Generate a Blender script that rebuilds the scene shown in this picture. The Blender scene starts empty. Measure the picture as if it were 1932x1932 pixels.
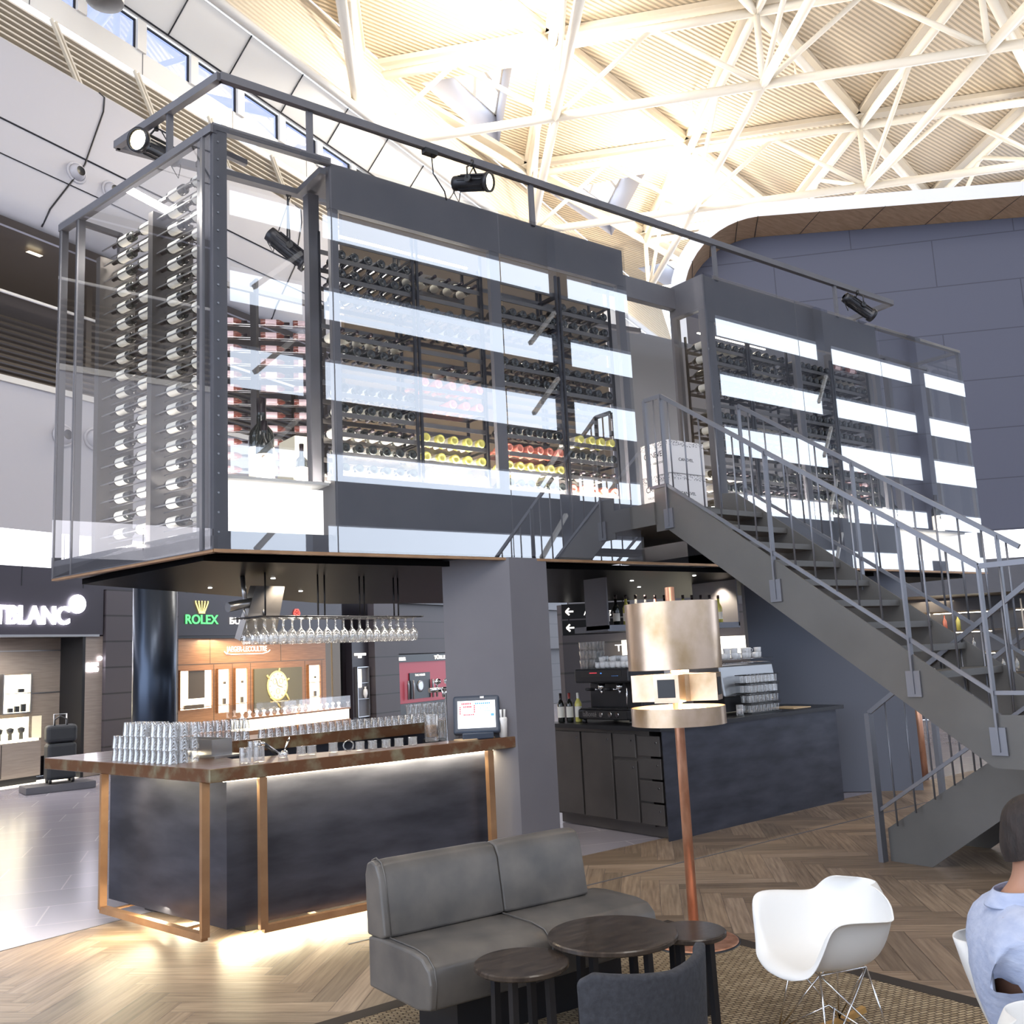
import bpy, bmesh, math, random
from mathutils import Vector, Matrix, Quaternion
random.seed(7)
R_ = math.radians
S = bpy.context.scene
COL = S.collection

# ------------------------------------------------------------------ camera
cam_d = bpy.data.cameras.new('camera'); cam_d.sensor_width = 36; cam_d.lens = 1800/1932*36
cam_d.clip_start = .05; cam_d.clip_end = 400
cam = bpy.data.objects.new('camera', cam_d); COL.objects.link(cam)
cam.matrix_world = Matrix(((.7953, -.0533, -.6038, 0), (-.6042, -.1492, -.7827, 0), (-.0484, .9874, -.1508, 1.7), (0, 0, 0, 1)))
S.camera = cam

# ------------------------------------------------------------------ sky, exposure, large lights
w = bpy.data.worlds.new('world'); S.world = w; w.use_nodes = True
w.node_tree.nodes['Background'].inputs[0].default_value = (.74, .84, 1.0, 1)
w.node_tree.nodes['Background'].inputs[1].default_value = 2.9
S.view_settings.view_transform = 'Standard'; S.view_settings.look = 'None'
S.view_settings.gamma = 1; S.view_settings.exposure = 0.55; S.view_settings.use_curve_mapping = False

def light(kind, loc, power, color=(1, 1, 1), size=.1, size_y=None, aim=None, spot=None, radius=None):
    d = bpy.data.lights.new('lamp_or_fill_light', kind); d.energy = power; d.color = color
    if kind == 'AREA':
        d.size = size
        if size_y: d.shape = 'RECTANGLE'; d.size_y = size_y
    else: d.shadow_soft_size = size
    if kind == 'SPOT': d.spot_size = R_(spot or 60); d.spot_blend = .6
    o = bpy.data.objects.new('lamp_or_fill_light', d); COL.objects.link(o); o.location = loc
    if aim is not None: o.rotation_euler = Vector(aim).to_track_quat('-Z', 'Y').to_euler()
    return o
WARM = (1, .80, .55); NEUT = (1, .93, .84); COOL = (.72, .84, 1)
# uplights washing the roof deck from the truss nodes
for x, y, z, p in ((13.6, 17.4, 17.5, 800), (16.6, 19.2, 17.2, 600), (23.6, 20.6, 17.3, 1000), (27.5, 23.6, 17.3, 700), (31.5, 9.6, 17.5, 450)):
    light('POINT', (x, y, z), p, (1, .93, .80), .35)
light('AREA', (24, 12, 14.0), 560, (1, .90, .76), 20, 20, aim=(0, 0, 1))  # added broad ambient fill for the deck, no fixture there
# added fill lights above and behind the camera, not real hall lamps
light('AREA', (-3, -4, 13.5), 900, (1, .96, .92), 7, 7, aim=(.4, 1, -.1))
light('AREA', (6, -1, 17.5), 500, (1, .96, .92), 5, 5, aim=(.9, 1, -.6))

# ------------------------------------------------------------------ materials
def lin(c): return tuple((v/12.92 if v <= .04045 else ((v+.055)/1.055)**2.4) for v in c)
def rgb(r, g, b): return lin((r/255, g/255, b/255))
def nodes(name):
    m = bpy.data.materials.new(name); m.use_nodes = True
    return m, m.node_tree, m.node_tree.nodes['Principled BSDF']
def ramp(nt, fac, c1, c2, lo=.3, hi=.7):
    r = nt.nodes.new('ShaderNodeValToRGB'); e = r.color_ramp.elements
    e[0].color = (*c1, 1); e[1].color = (*c2, 1); e[0].position = lo; e[1].position = hi
    nt.links.new(fac, r.inputs[0]); return r.outputs[0]
def coords(nt, scale=(1, 1, 1), kind='Object', rot=(0, 0, 0)):
    t = nt.nodes.new('ShaderNodeTexCoord'); m = nt.nodes.new('ShaderNodeMapping')
    m.inputs['Scale'].default_value = scale; m.inputs['Rotation'].default_value = rot
    nt.links.new(t.outputs[kind], m.inputs[0]); return m.outputs[0]
def noise(nt, vec, scale, detail=4):
    n = nt.nodes.new('ShaderNodeTexNoise'); n.inputs['Scale'].default_value = scale; n.inputs['Detail'].default_value = detail
    nt.links.new(vec, n.inputs['Vector']); return n.outputs['Fac']
def bump(nt, p, h, s=.3, d=.01):
    b = nt.nodes.new('ShaderNodeBump'); b.inputs['Strength'].default_value = s; b.inputs['Distance'].default_value = d
    nt.links.new(h, b.inputs['Height']); nt.links.new(b.outputs[0], p.inputs['Normal'])
def mat(name, c, rough=.5, metal=0, c2=None, ns=4, stretch=(1, 1, 1), lo=.3, hi=.7, bmp=0, emit=None, es=1, spec=None, coat=0, rot=(0, 0, 0)):
    m, nt, p = nodes(name)
    p.inputs['Base Color'].default_value = (*c, 1); p.inputs['Roughness'].default_value = rough; p.inputs['Metallic'].default_value = metal
    if spec is not None: p.inputs['Specular IOR Level'].default_value = spec
    if coat: p.inputs['Coat Weight'].default_value = coat; p.inputs['Coat Roughness'].default_value = .08
    if c2 or bmp:
        f = noise(nt, coords(nt, stretch, rot=rot), ns, 6)
        if c2: nt.links.new(ramp(nt, f, c, c2, lo, hi), p.inputs['Base Color'])
        if bmp: bump(nt, p, f, bmp)
    if emit: p.inputs['Emission Color'].default_value = (*emit, 1); p.inputs['Emission Strength'].default_value = es
    return m
def thin_glass(name, refl=.1, tint=(1, 1, 1), rough=.01, brighten=0, brighten_c=(.9, .92, .95)):
    m = bpy.data.materials.new(name); m.use_nodes = True; nt = m.node_tree; nt.nodes.clear()
    o = nt.nodes.new('ShaderNodeOutputMaterial'); t = nt.nodes.new('ShaderNodeBsdfTransparent'); g = nt.nodes.new('ShaderNodeBsdfGlossy')
    t.inputs[0].default_value = (*tint, 1); g.inputs['Roughness'].default_value = rough
    lw = nt.nodes.new('ShaderNodeLayerWeight'); lw.inputs[0].default_value = .35
    mr = nt.nodes.new('ShaderNodeMapRange'); mr.inputs['To Min'].default_value = refl; mr.inputs['To Max'].default_value = min(1, refl+.6)
    nt.links.new(lw.outputs['Facing'], mr.inputs['Value'])
    mx = nt.nodes.new('ShaderNodeMixShader'); nt.links.new(mr.outputs[0], mx.inputs[0])
    src = t.outputs[0]
    if brighten:  # white share mixed into clear glass to paint a bright look
        d = nt.nodes.new('ShaderNodeBsdfTranslucent'); d2 = nt.nodes.new('ShaderNodeBsdfDiffuse'); a = nt.nodes.new('ShaderNodeMixShader')
        d.inputs[0].default_value = (*brighten_c, 1); d2.inputs[0].default_value = (*brighten_c, 1)
        nt.links.new(d.outputs[0], a.inputs[1]); nt.links.new(d2.outputs[0], a.inputs[2])
        b = nt.nodes.new('ShaderNodeMixShader'); b.inputs[0].default_value = brighten
        nt.links.new(t.outputs[0], b.inputs[1]); nt.links.new(a.outputs[0], b.inputs[2]); src = b.outputs[0]
    nt.links.new(src, mx.inputs[1]); nt.links.new(g.outputs[0], mx.inputs[2]); nt.links.new(mx.outputs[0], o.inputs[0])
    return m
def glow(name, c, s): return mat(name, c, emit=c, es=s)
def grid_seams(m, brick=(3, 1.2), off=.5, gap=.012, plane='XZ', dark=.35, rot=0):
    """thin dark joints between panels"""
    nt = m.node_tree; p = nt.nodes['Principled BSDF']
    t = nt.nodes.new('ShaderNodeTexCoord'); mp = nt.nodes.new('ShaderNodeMapping'); b = nt.nodes.new('ShaderNodeTexBrick')
    mp.inputs['Rotation'].default_value = (R_(90) if plane == 'XZ' else 0, 0, rot)
    b.offset = off; b.inputs['Scale'].default_value = 1; b.inputs['Brick Width'].default_value = brick[0]; b.inputs['Row Height'].default_value = brick[1]
    b.inputs['Mortar Size'].default_value = gap; b.inputs['Mortar Smooth'].default_value = 0
    c = p.inputs['Base Color'].default_value[:3]
    for k, s in (('Color1', 1), ('Color2', .97), ('Mortar', dark)): b.inputs[k].default_value = (*[v*s for v in c], 1)
    nt.links.new(t.outputs['UV'], mp.inputs[0]) if plane == 'UV' else nt.links.new(t.outputs['Object'], mp.inputs[0])
    if plane == 'UV': mp.inputs['Rotation'].default_value = (0, 0, 0)
    nt.links.new(mp.outputs[0], b.inputs['Vector']); nt.links.new(b.outputs['Color'], p.inputs['Base Color'])
    return m

M = {}
M['steel_dark'] = mat('dark_steel', rgb(92, 92, 98), .42, .2, rgb(100, 99, 104), 3)
M['steel_rail'] = mat('rail_steel', rgb(118, 119, 126), .38, .55)
M['steel_stair'] = mat('stair_steel', rgb(92, 90, 88), .5, .3, rgb(102, 100, 98), 2)
M['pillar'] = mat('pillar_paint', rgb(104, 102, 108), .5, .2, rgb(112, 110, 115), 1.5)
M['soffit'] = mat('black_mirror', (.006, .006, .007), .4, 0, spec=.15)
M['glass'] = thin_glass('window_glass', .17, (.96, .97, .98))
M['glass_side'] = thin_glass('side_glass', .10, (.95, .96, .97))
M['glass_sky'] = thin_glass('sky_dimming_glass', .1, (.22, .24, .34))  # tint put in to dim the over-bright sky behind the high windows
M['tumbler'] = thin_glass('tumbler_glass', .14, (.97, .97, .97), .03, .09)
M['clear'] = thin_glass('clear_glass', .10, (.98, .98, .98), .02, .1)
M['clearbox'] = thin_glass('case_glass', .05)
M['bar_side'] = mat('blackened_steel', rgb(46, 48, 58), .36, .5, rgb(76, 78, 90), 2.2, (1, 1, 3.5), .3, .75)
M['slab'] = mat('patina_copper', rgb(104, 68, 42), .3, .25, rgb(132, 124, 100), 9, (1, 1, 1), .48, .72, .1, coat=.25)
M['copper_frame'] = mat('aged_copper', rgb(148, 112, 82), .42, .6, rgb(172, 136, 102), 6)
M['copper'] = mat('copper_tube', rgb(222, 170, 142), .34, .7, rgb(170, 112, 82), 14, (1, 1, .3), .4, .75)
M['brass'] = mat('brushed_copper_sheet', rgb(214, 190, 168), .3, .85, rgb(168, 140, 100), 4, (1, 1, .8), .45, .72)
M['leather'] = mat('grey_leather', rgb(78, 76, 75), .34, 0, rgb(106, 101, 96), 5, (1, 1, 1), .3, .72, .12)
M['table'] = mat('dark_oak', rgb(46, 39, 36), .24, 0, rgb(72, 62, 54), 5, (1.5, 7, 1), .35, .7, .06)
M['felt'] = mat('grey_felt', rgb(44, 45, 50), .9, 0, rgb(58, 59, 65), 60, bmp=.3)
M['white'] = mat('white_plastic', rgb(226, 225, 223), .4)
M['chrome'] = mat('chrome', (.8, .8, .82), .12, 1)
M['ash'] = mat('ash_wood', rgb(190, 150, 90), .5, 0, rgb(170, 126, 70), 8, (1, 8, 1))
M['panel_white'] = mat('white_panel', rgb(186, 184, 190), .55)
M['panel_bright'] = mat('white_paint', rgb(222, 218, 212), .5)
M['beige'] = mat('beige_wall', rgb(210, 200, 184), .7)
M['truss'] = mat('white_tube', rgb(236, 230, 218), .5)
M['brown'] = mat('brown_soffit', rgb(92, 80, 66), .35, .2)
M['shop_dark'] = mat('shop_fascia', rgb(52, 48, 56), .4)
M['shop_grey'] = mat('grey_wood', rgb(132, 120, 112), .45, 0, rgb(148, 136, 126), 3, (1, 1, 12))
M['shop_orange'] = mat('walnut_panel', rgb(140, 96, 62), .4, 0, rgb(166, 118, 80), 3, (1, 1, 14))
M['slate'] = grid_seams(mat('slate_tile', rgb(74, 68, 72), .5), (40, .47), .0, .015)
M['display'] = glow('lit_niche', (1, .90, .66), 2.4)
M['soft_glow'] = glow('floor_fascia_glow', (1, .93, .78), 1.1)
M['lum'] = glow('luminous_ceiling', (.93, .92, 1), 1.25)
M['sign_white'] = glow('sign_white', (.92, .90, 1), 9)
M['sign_soft'] = glow('sign_soft_white', (1, .95, .88), 1.3)
M['sign_green'] = glow('sign_green', (.10, .72, .18), 1.0)
M['sign_gold'] = glow('sign_gold', (.9, .75, .22), 1.3)
M['sign_red'] = glow('sign_red', (.9, .08, .06), 1.5)
M['led'] = glow('led_strip', (1, .92, .75), 10)
M['lens'] = glow('lit_lens', (1, .85, .5), 14)
M['pin'] = glow('pin_light', (1, .97, .92), 30)
M['black'] = mat('black_plastic', (.012, .012, .014), .35)
M['blackmetal'] = mat('black_metal', rgb(48, 48, 52), .35, .5)
M['stainless'] = mat('stainless', rgb(170, 170, 172), .28, .9)
M['cab_steel'] = mat('cabinet_steel', rgb(112, 108, 106), .35, .7, rgb(98, 95, 94), 2)
M['blue_wall'] = grid_seams(mat('blue_grey_panel', rgb(92, 94, 110), .7), (3.3, 1.05), .5, .012, 'UV', .6)
M['core'] = mat('blue_grey_paint', rgb(92, 96, 108), .6)
M['wood_soffit'] = mat('oak_veneer', rgb(204, 172, 136), .45, 0, rgb(178, 144, 108), 3, (1, 6, 1))
M['silver_edge'] = mat('aluminium_edge', rgb(240, 241, 246), .4, 0)
M['red_shop'] = mat('red_lacquer', rgb(160, 52, 66), .4, emit=rgb(160, 52, 66), es=.25)
M['rose_dark'] = mat('rose_bottle_glass', rgb(116, 66, 58), .1, 0, spec=.7); M['label_pink'] = mat('pink_label', rgb(214, 188, 194), .6)
M['label'] = mat('paper_label', rgb(232, 228, 218), .6)
M['wine'] = mat('dark_bottle_glass', (.012, .014, .012), .08, 0, spec=.8)
M['rose'] = mat('rose_wine_glass', rgb(206, 122, 104), .12, 0, spec=.7)
M['straw'] = mat('white_wine_glass', rgb(216, 208, 112), .12, 0, spec=.7)
M['capsule'] = mat('bottle_capsule', rgb(40, 30, 34), .35, .3)
M['capsule_red'] = mat('red_capsule', rgb(150, 60, 56), .35, .3)
M['carton'] = mat('white_carton', rgb(214, 212, 214), .6)
M['ink'] = mat('black_ink', (.02, .02, .025), .6)
M['shirt'] = mat('pale_blue_shirt', rgb(160, 170, 198), .85, 0, rgb(180, 188, 210), 22, (1, 1, 2.2), bmp=.5)
M['trousers'] = mat('dark_trousers', rgb(44, 46, 58), .8)
M['skin'] = mat('skin', rgb(172, 126, 102), .5, 0)
M['hair'] = mat('dark_hair', rgb(30, 23, 21), .7, 0, rgb(46, 35, 31), 60, (1, 1, .3), bmp=.8)
M['screen'] = glow('screen_white', (.85, .88, .95), .9)
M['scr_red'] = glow('screen_red', (.55, .04, .06), .8)
M['scr_blue'] = glow('screen_blue', (.08, .25, .7), .8)
M['slate_blue'] = mat('terminal_plastic', rgb(52, 62, 78), .4)
M['steel_col'] = mat('brushed_column', rgb(64, 72, 86), .28, .8)
M['cup'] = mat('white_china', rgb(240, 240, 242), .25)
M['paper'] = mat('napkin_paper', rgb(220, 190, 150), .8)
M['nuts'] = mat('nuts', rgb(150, 110, 60), .7, 0, rgb(90, 60, 30), 60)
M['cream_box'] = mat('cream_box', rgb(226, 220, 200), .6)
M['cardboard'] = mat('rug_border', rgb(48, 40, 34), .8)
M['spandrel'] = mat('spandrel', rgb(60, 62, 74), .6)
M['suitcase'] = mat('suitcase_fabric', rgb(40, 42, 46), .6)

M['soffit'].node_tree.nodes['Principled BSDF'].inputs['IOR'].default_value = 1.12
# wood floor: colour per plank from an attribute, grain along the plank
m, nt, p = nodes('herringbone_oak'); M['oak_floor'] = m
a = nt.nodes.new('ShaderNodeAttribute'); a.attribute_name = 'tone'
uv = coords(nt, (2.2, 34, 1), 'UV'); g = noise(nt, uv, 1.2, 8)
cr = ramp(nt, g, rgb(112, 93, 78), rgb(166, 146, 126), .25, .75)
mx = nt.nodes.new('ShaderNodeMix'); mx.data_type = 'RGBA'; mx.blend_type = 'MULTIPLY'; mx.inputs[0].default_value = 1
nt.links.new(cr, mx.inputs[6]); nt.links.new(a.outputs['Color'], mx.inputs[7]); nt.links.new(mx.outputs[2], p.inputs['Base Color'])
p.inputs['Roughness'].default_value = .42; bump(nt, p, g, .12)
# stone floor
m, nt, p = nodes('stone_floor'); M['stone'] = m
b = nt.nodes.new('ShaderNodeTexBrick'); nt.links.new(coords(nt, rot=(0, 0, .35)), b.inputs['Vector']); b.offset = .5
b.inputs['Scale'].default_value = 1; b.inputs['Brick Width'].default_value = 1.2; b.inputs['Row Height'].default_value = .6; b.inputs['Mortar Size'].default_value = .006
b.inputs['Color1'].default_value = (*rgb(150, 146, 156), 1); b.inputs['Color2'].default_value = (*rgb(142, 138, 148), 1); b.inputs['Mortar'].default_value = (*rgb(176, 172, 176), 1)
nt.links.new(b.outputs['Color'], p.inputs['Base Color']); p.inputs['Roughness'].default_value = .2
# sisal rug
m, nt, p = nodes('sisal_weave'); M['rug'] = m
b = nt.nodes.new('ShaderNodeTexBrick'); nt.links.new(coords(nt, rot=(0, 0, .3)), b.inputs['Vector']); b.offset = .5
b.inputs['Scale'].default_value = 1; b.inputs['Brick Width'].default_value = .045; b.inputs['Row Height'].default_value = .022; b.inputs['Mortar Size'].default_value = .005; b.inputs['Mortar Smooth'].default_value = 1
b.inputs['Color1'].default_value = (*rgb(170, 152, 124), 1); b.inputs['Color2'].default_value = (*rgb(136, 118, 92), 1); b.inputs['Mortar'].default_value = (*rgb(74, 58, 42), 1)
nt.links.new(b.outputs['Color'], p.inputs['Base Color']); p.inputs['Roughness'].default_value = .9
inv = nt.nodes.new('ShaderNodeMath'); inv.operation = 'SUBTRACT'; inv.inputs[0].default_value = 1; nt.links.new(b.outputs['Fac'], inv.inputs[1]); bump(nt, p, inv.outputs[0], .8, .01)
# corrugated deck, shade between the ribs painted into the colour
def ribbed(name, c, rot, per, rib_shade=.85, ax='X'):
    m, nt, p = nodes(name)
    wv = nt.nodes.new('ShaderNodeTexWave'); wv.wave_type = 'BANDS'; wv.bands_direction = ax; wv.inputs['Scale'].default_value = .314/per
    nt.links.new(coords(nt, rot=rot), wv.inputs['Vector'])
    nt.links.new(ramp(nt, wv.outputs['Fac'], tuple(v*rib_shade for v in c), c, .35, .6), p.inputs['Base Color']); p.inputs['Roughness'].default_value = .7
    bump(nt, p, wv.outputs['Fac'], .5, .05); return m
M['deck'] = ribbed('roof_deck', rgb(216, 200, 176), (0, 0, 0), .14, .62, 'Y')
M['upper_rib'] = ribbed('ribbed_cladding', rgb(206, 194, 176), (0, 0, 0), .16, .85, 'Z')

# ------------------------------------------------------------------ mesh builder
class MB:
    def __init__(s): s.b = bmesh.new(); s.mi = 0; s.mats = []
    def use(s, m):
        m = M[m] if isinstance(m, str) else m
        if m not in s.mats: s.mats.append(m)
        s.mi = s.mats.index(m); return s
    def face(s, vs, smooth=False):
        try: f = s.b.faces.new(vs)
        except ValueError: return None
        f.material_index = s.mi; f.smooth = smooth; return f
    def quad(s, *pts): return s.face([s.b.verts.new(p) for p in pts])
    def prism(s, poly, z0, z1):
        n = len(poly); lo = [s.b.verts.new((x, y, z0)) for x, y in poly]; hi = [s.b.verts.new((x, y, z1)) for x, y in poly]
        s.face(lo[::-1]); s.face(hi)
        for i in range(n): s.face([lo[i], lo[(i+1) % n], hi[(i+1) % n], hi[i]])
        return s
    def box(s, x0, x1, y0, y1, z0, z1): return s.prism([(x0, y0), (x1, y0), (x1, y1), (x0, y1)], z0, z1)
    def bar(s, p, q, w, h=None, up=(0, 0, 1)):
        h = h or w; p = Vector(p); q = Vector(q); d = (q-p).normalized(); u = Vector(up)
        if abs(d.dot(u)) > .98: u = Vector((1, 0, 0))
        a = d.cross(u).normalized()*w/2; c = a.cross(d).normalized()*h/2
        v = [s.b.verts.new(o+k) for o in (p, q) for k in (-a-c, a-c, a+c, -a+c)]
        s.face(v[:4][::-1]); s.face(v[4:])
        for i in range(4): s.face([v[i], v[(i+1) % 4], v[4+(i+1) % 4], v[4+i]])
        return s
    def tube(s, pts, r, n=8, cap=True, smooth=True, closed=False):
        pts = [Vector(p) for p in pts]; rings = []; N = len(pts); up = None
        for i, p in enumerate(pts):
            a = pts[i-1] if (i or closed) else pts[i]; c = pts[(i+1) % N] if (i < N-1 or closed) else pts[i]
            d = (c-a).normalized()
            if up is None: up = d.orthogonal().normalized()
            up = (up-d*up.dot(d)).normalized(); sd = d.cross(up)
            rr = r[i] if isinstance(r, (list, tuple)) else r
            rings.append([s.b.verts.new(p+(up*math.cos(t*2*math.pi/n)+sd*math.sin(t*2*math.pi/n))*rr) for t in range(n)])
        for i in range(N if closed else N-1):
            A = rings[i]; B = rings[(i+1) % N]
            for t in range(n): s.face([A[t], A[(t+1) % n], B[(t+1) % n], B[t]], smooth)
        if cap and not closed: s.face(rings[0][::-1]); s.face(rings[-1])
        return s
    def lathe(s, prof, c=(0, 0, 0), n=16, smooth=True, ax=None, cap=True):
        """prof: (r, h[, material]) up the axis ax"""
        c = Vector(c); ax = Vector(ax or (0, 0, 1)).normalized(); u = ax.orthogonal().normalized()
        if abs(ax.z) > .99: u = Vector((1, 0, 0))
        v = ax.cross(u); rings = []
        for k in prof:
            r, h = k[:2]
            rings.append([s.b.verts.new(c+ax*h+(u*math.cos(t*2*math.pi/n)+v*math.sin(t*2*math.pi/n))*max(r, 1e-4)) for t in range(n)])
        for i in range(len(prof)-1):
            if len(prof[i]) > 2: s.use(prof[i][2])
            for t in range(n): s.face([rings[i][t], rings[i][(t+1) % n], rings[i+1][(t+1) % n], rings[i+1][t]], smooth)
        if cap:
            if prof[0][0] > 1e-3: s.face(rings[0][::-1])
            if prof[-1][0] > 1e-3: s.face(rings[-1])
        return s
    def grid(s, P, smooth=True, closed=False):
        V = [[s.b.verts.new(p) for p in row] for row in P]
        for i in range(len(V)-1):
            for j in range(len(V[0])-(0 if closed else 1)):
                k = (j+1) % len(V[0]); s.face([V[i][j], V[i][k], V[i+1][k], V[i+1][j]], smooth)
        return s
    def out(s, name, m=None, parent=None, smooth=False):
        root = Vector((0, 0, 0)); q = parent
        while q is not None: root += q.location; q = q.parent
        for v in s.b.verts: v.co -= root
        bmesh.ops.recalc_face_normals(s.b, faces=s.b.faces)
        me = bpy.data.meshes.new(name); s.b.to_mesh(me); s.b.free()
        if m is not None and not s.mats: s.mats = [M[m] if isinstance(m, str) else m]
        for k in s.mats: me.materials.append(k)
        o = bpy.data.objects.new(name, me); COL.objects.link(o)
        if parent is not None: o.parent = parent
        return o
def bevel(o, w=.01, seg=2):
    b = o.modifiers.new('bevel', 'BEVEL'); b.width = w; b.segments = seg; b.limit_method = 'ANGLE'; return o
def subsurf(o, n=1):
    b = o.modifiers.new('subsurf', 'SUBSURF'); b.levels = n; b.render_levels = n; return o
def tag(o, label=None, cat=None, group=None, kind=None):
    for k, v in (('label', label), ('category', cat), ('group', group), ('kind', kind)):
        if v: o[k] = v
    return o
def thing(name, label, cat, loc=(0, 0, 0), group=None):
    o = bpy.data.objects.new(name, None); COL.objects.link(o); o.location = loc; return tag(o, label, cat, group)
def struct(o): return tag(o, kind='structure')
def kids(o): return [c for c in bpy.data.objects if c.parent == o]
def dup(o, loc=None, rot=None, label=None, group=None, scale=None, ch=None):
    c = o.copy(); COL.objects.link(c)
    if loc is not None: c.location = loc
    if rot is not None: c.rotation_euler = rot
    if scale is not None: c.scale = (scale,)*3
    if label: c['label'] = label
    if group: c['group'] = group
    for k in (ch if ch is not None else kids(o)):
        d = k.copy(); COL.objects.link(d); d.parent = c
        for g in kids(k):
            e = g.copy(); COL.objects.link(e); e.parent = d
    return c
def text(name, body, size, m, origin, xdir=(1, 0, 0), ydir=(0, 0, 1), ext=.004, parent=None, width=None, bold=0, align='LEFT'):
    cu = bpy.data.curves.new('lettering', 'FONT'); cu.body = body; cu.size = size; cu.extrude = ext; cu.offset = bold; cu.align_x = align
    t = bpy.data.objects.new('lettering', cu); COL.objects.link(t); bpy.context.view_layer.update()
    me = bpy.data.meshes.new_from_object(t.evaluated_get(bpy.context.evaluated_depsgraph_get()))
    bpy.data.objects.remove(t); me.name = name
    X = Vector(xdir).normalized(); Y = Vector(ydir).normalized(); Z = X.cross(Y)
    xs = [v.co.x for v in me.vertices]; sx = (width/(max(xs)-min(xs))) if width else 1
    root = Vector((0, 0, 0)); q = parent
    while q is not None: root += q.location; q = q.parent
    for v in me.vertices: v.co = Vector(origin)+X*v.co.x*sx+Y*v.co.y+Z*v.co.z-root
    me.materials.clear(); me.materials.append(M[m]); o = bpy.data.objects.new(name, me); COL.objects.link(o)
    if parent is not None: o.parent = parent
    return o
CA, SA = math.cos(R_(24)), math.sin(R_(24))
def F(s, z, off=0): return (3.4+CA*s+SA*off, 17.9+SA*s-CA*off, z)    # the facade across the hall: along, up, out
def fbox(mb, s0, s1, z0, z1, o0, o1):
    P = [F(s0, 0, o0)[:2], F(s1, 0, o0)[:2], F(s1, 0, o1)[:2], F(s0, 0, o1)[:2]]; return mb.prism(P, z0, z1)
def fquad(mb, s0, s1, z0, z1, o0, o1=None):
    o1 = o0 if o1 is None else o1; return mb.quad(F(s0, z0, o0), F(s1, z0, o0), F(s1, z1, o1), F(s0, z1, o1))
FX, FN = (CA, SA, 0), (SA, -CA, 0)
NTH = ['first', 'second', 'third', 'fourth', 'fifth', 'sixth', 'seventh', 'eighth', 'ninth', 'tenth', 'eleventh', 'twelfth', 'thirteenth', 'fourteenth', 'fifteenth', 'sixteenth', 'seventeenth', 'eighteenth', 'nineteenth', 'twentieth', 'twenty-first', 'twenty-second', 'twenty-third', 'twenty-fourth', 'twenty-fifth', 'twenty-sixth']

# ================================================================== the setting
# herringbone oak floor, planks .14 x .84 at 45 degrees to the bar
def wood_floor():
    W, L = .14, .84; b = bmesh.new(); uvl = b.loops.layers.uv.new('uv'); cl = b.loops.layers.color.new('tone')
    c, s = math.cos(R_(45)), math.sin(R_(45))
    def inside(x, y):
        if not (-3 < x < 15 and -5 < y < 7.6): return False
        return y < 8.4
    def plank(x0, y0, lx, ly):
        if not inside((x0+lx/2)*c-(y0+ly/2)*s, (x0+lx/2)*s+(y0+ly/2)*c): return
        g = .0012; P = [(x0+g, y0+g), (x0+lx-g, y0+g), (x0+lx-g, y0+ly-g), (x0+g, y0+ly-g)]
        Q = [(x*c-y*s, x*s+y*c) for x, y in P]
        def lim(x, y): return (x, y, 0)
        f = b.faces.new([b.verts.new(lim(*q)) for q in Q]); t = random.uniform(.78, 1.05); k = random.random()*50
        for lp, (u, v) in zip(f.loops, P):
            lp[uvl].uv = ((u, v) if lx > ly else (v, u)); lp[uvl].uv = (lp[uvl].uv[0]+k, lp[uvl].uv[1]+k); lp[cl] = (t, t*.99, t*.97, 1)
    for m_ in range(-14, 16):
        for k in range(-90, 130):
            ox, oy = k*W+m_*L, k*W-m_*L
            plank(ox, oy, L, W); plank(ox, oy+W, W, L)
    for nm, x_cut, pos in (('floor', True, 0), ('floor_oak', False, 1)):
        c2 = b.copy()
        bmesh.ops.bisect_plane(c2, geom=c2.verts[:]+c2.edges[:]+c2.faces[:], plane_co=(3, 0, 0), plane_no=(1, 0, 0), clear_outer=x_cut, clear_inner=not x_cut)
        n = Vector((-.26, 1, 0)) if x_cut else Vector((0, 1, 0)); c_ = (1.23, 7.19, 0) if x_cut else (0, 6.45, 0)
        bmesh.ops.bisect_plane(c2, geom=c2.verts[:]+c2.edges[:]+c2.faces[:], plane_co=c_, plane_no=n, clear_outer=True)
        me = bpy.data.meshes.new(nm); c2.to_mesh(me); c2.free(); me.materials.append(M['oak_floor'])
        o = bpy.data.objects.new(nm, me); COL.objects.link(o); struct(o)
    b.free()
wood_floor()
b = MB(); b.quad((-30, -16, -.006), (60, -16, -.006), (60, 50, -.006), (-30, 50, -.006)); struct(b.out('floor_stone', 'stone'))
b = MB(); b.bar((2.9, 5.63, .001), (10.6, 5.63, .001), .02, .003); b.bar((-1.5, 6.48, .001), (3, 7.65, .001), .012, .003); struct(b.out('trim_floor_strip', 'steel_dark'))

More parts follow.
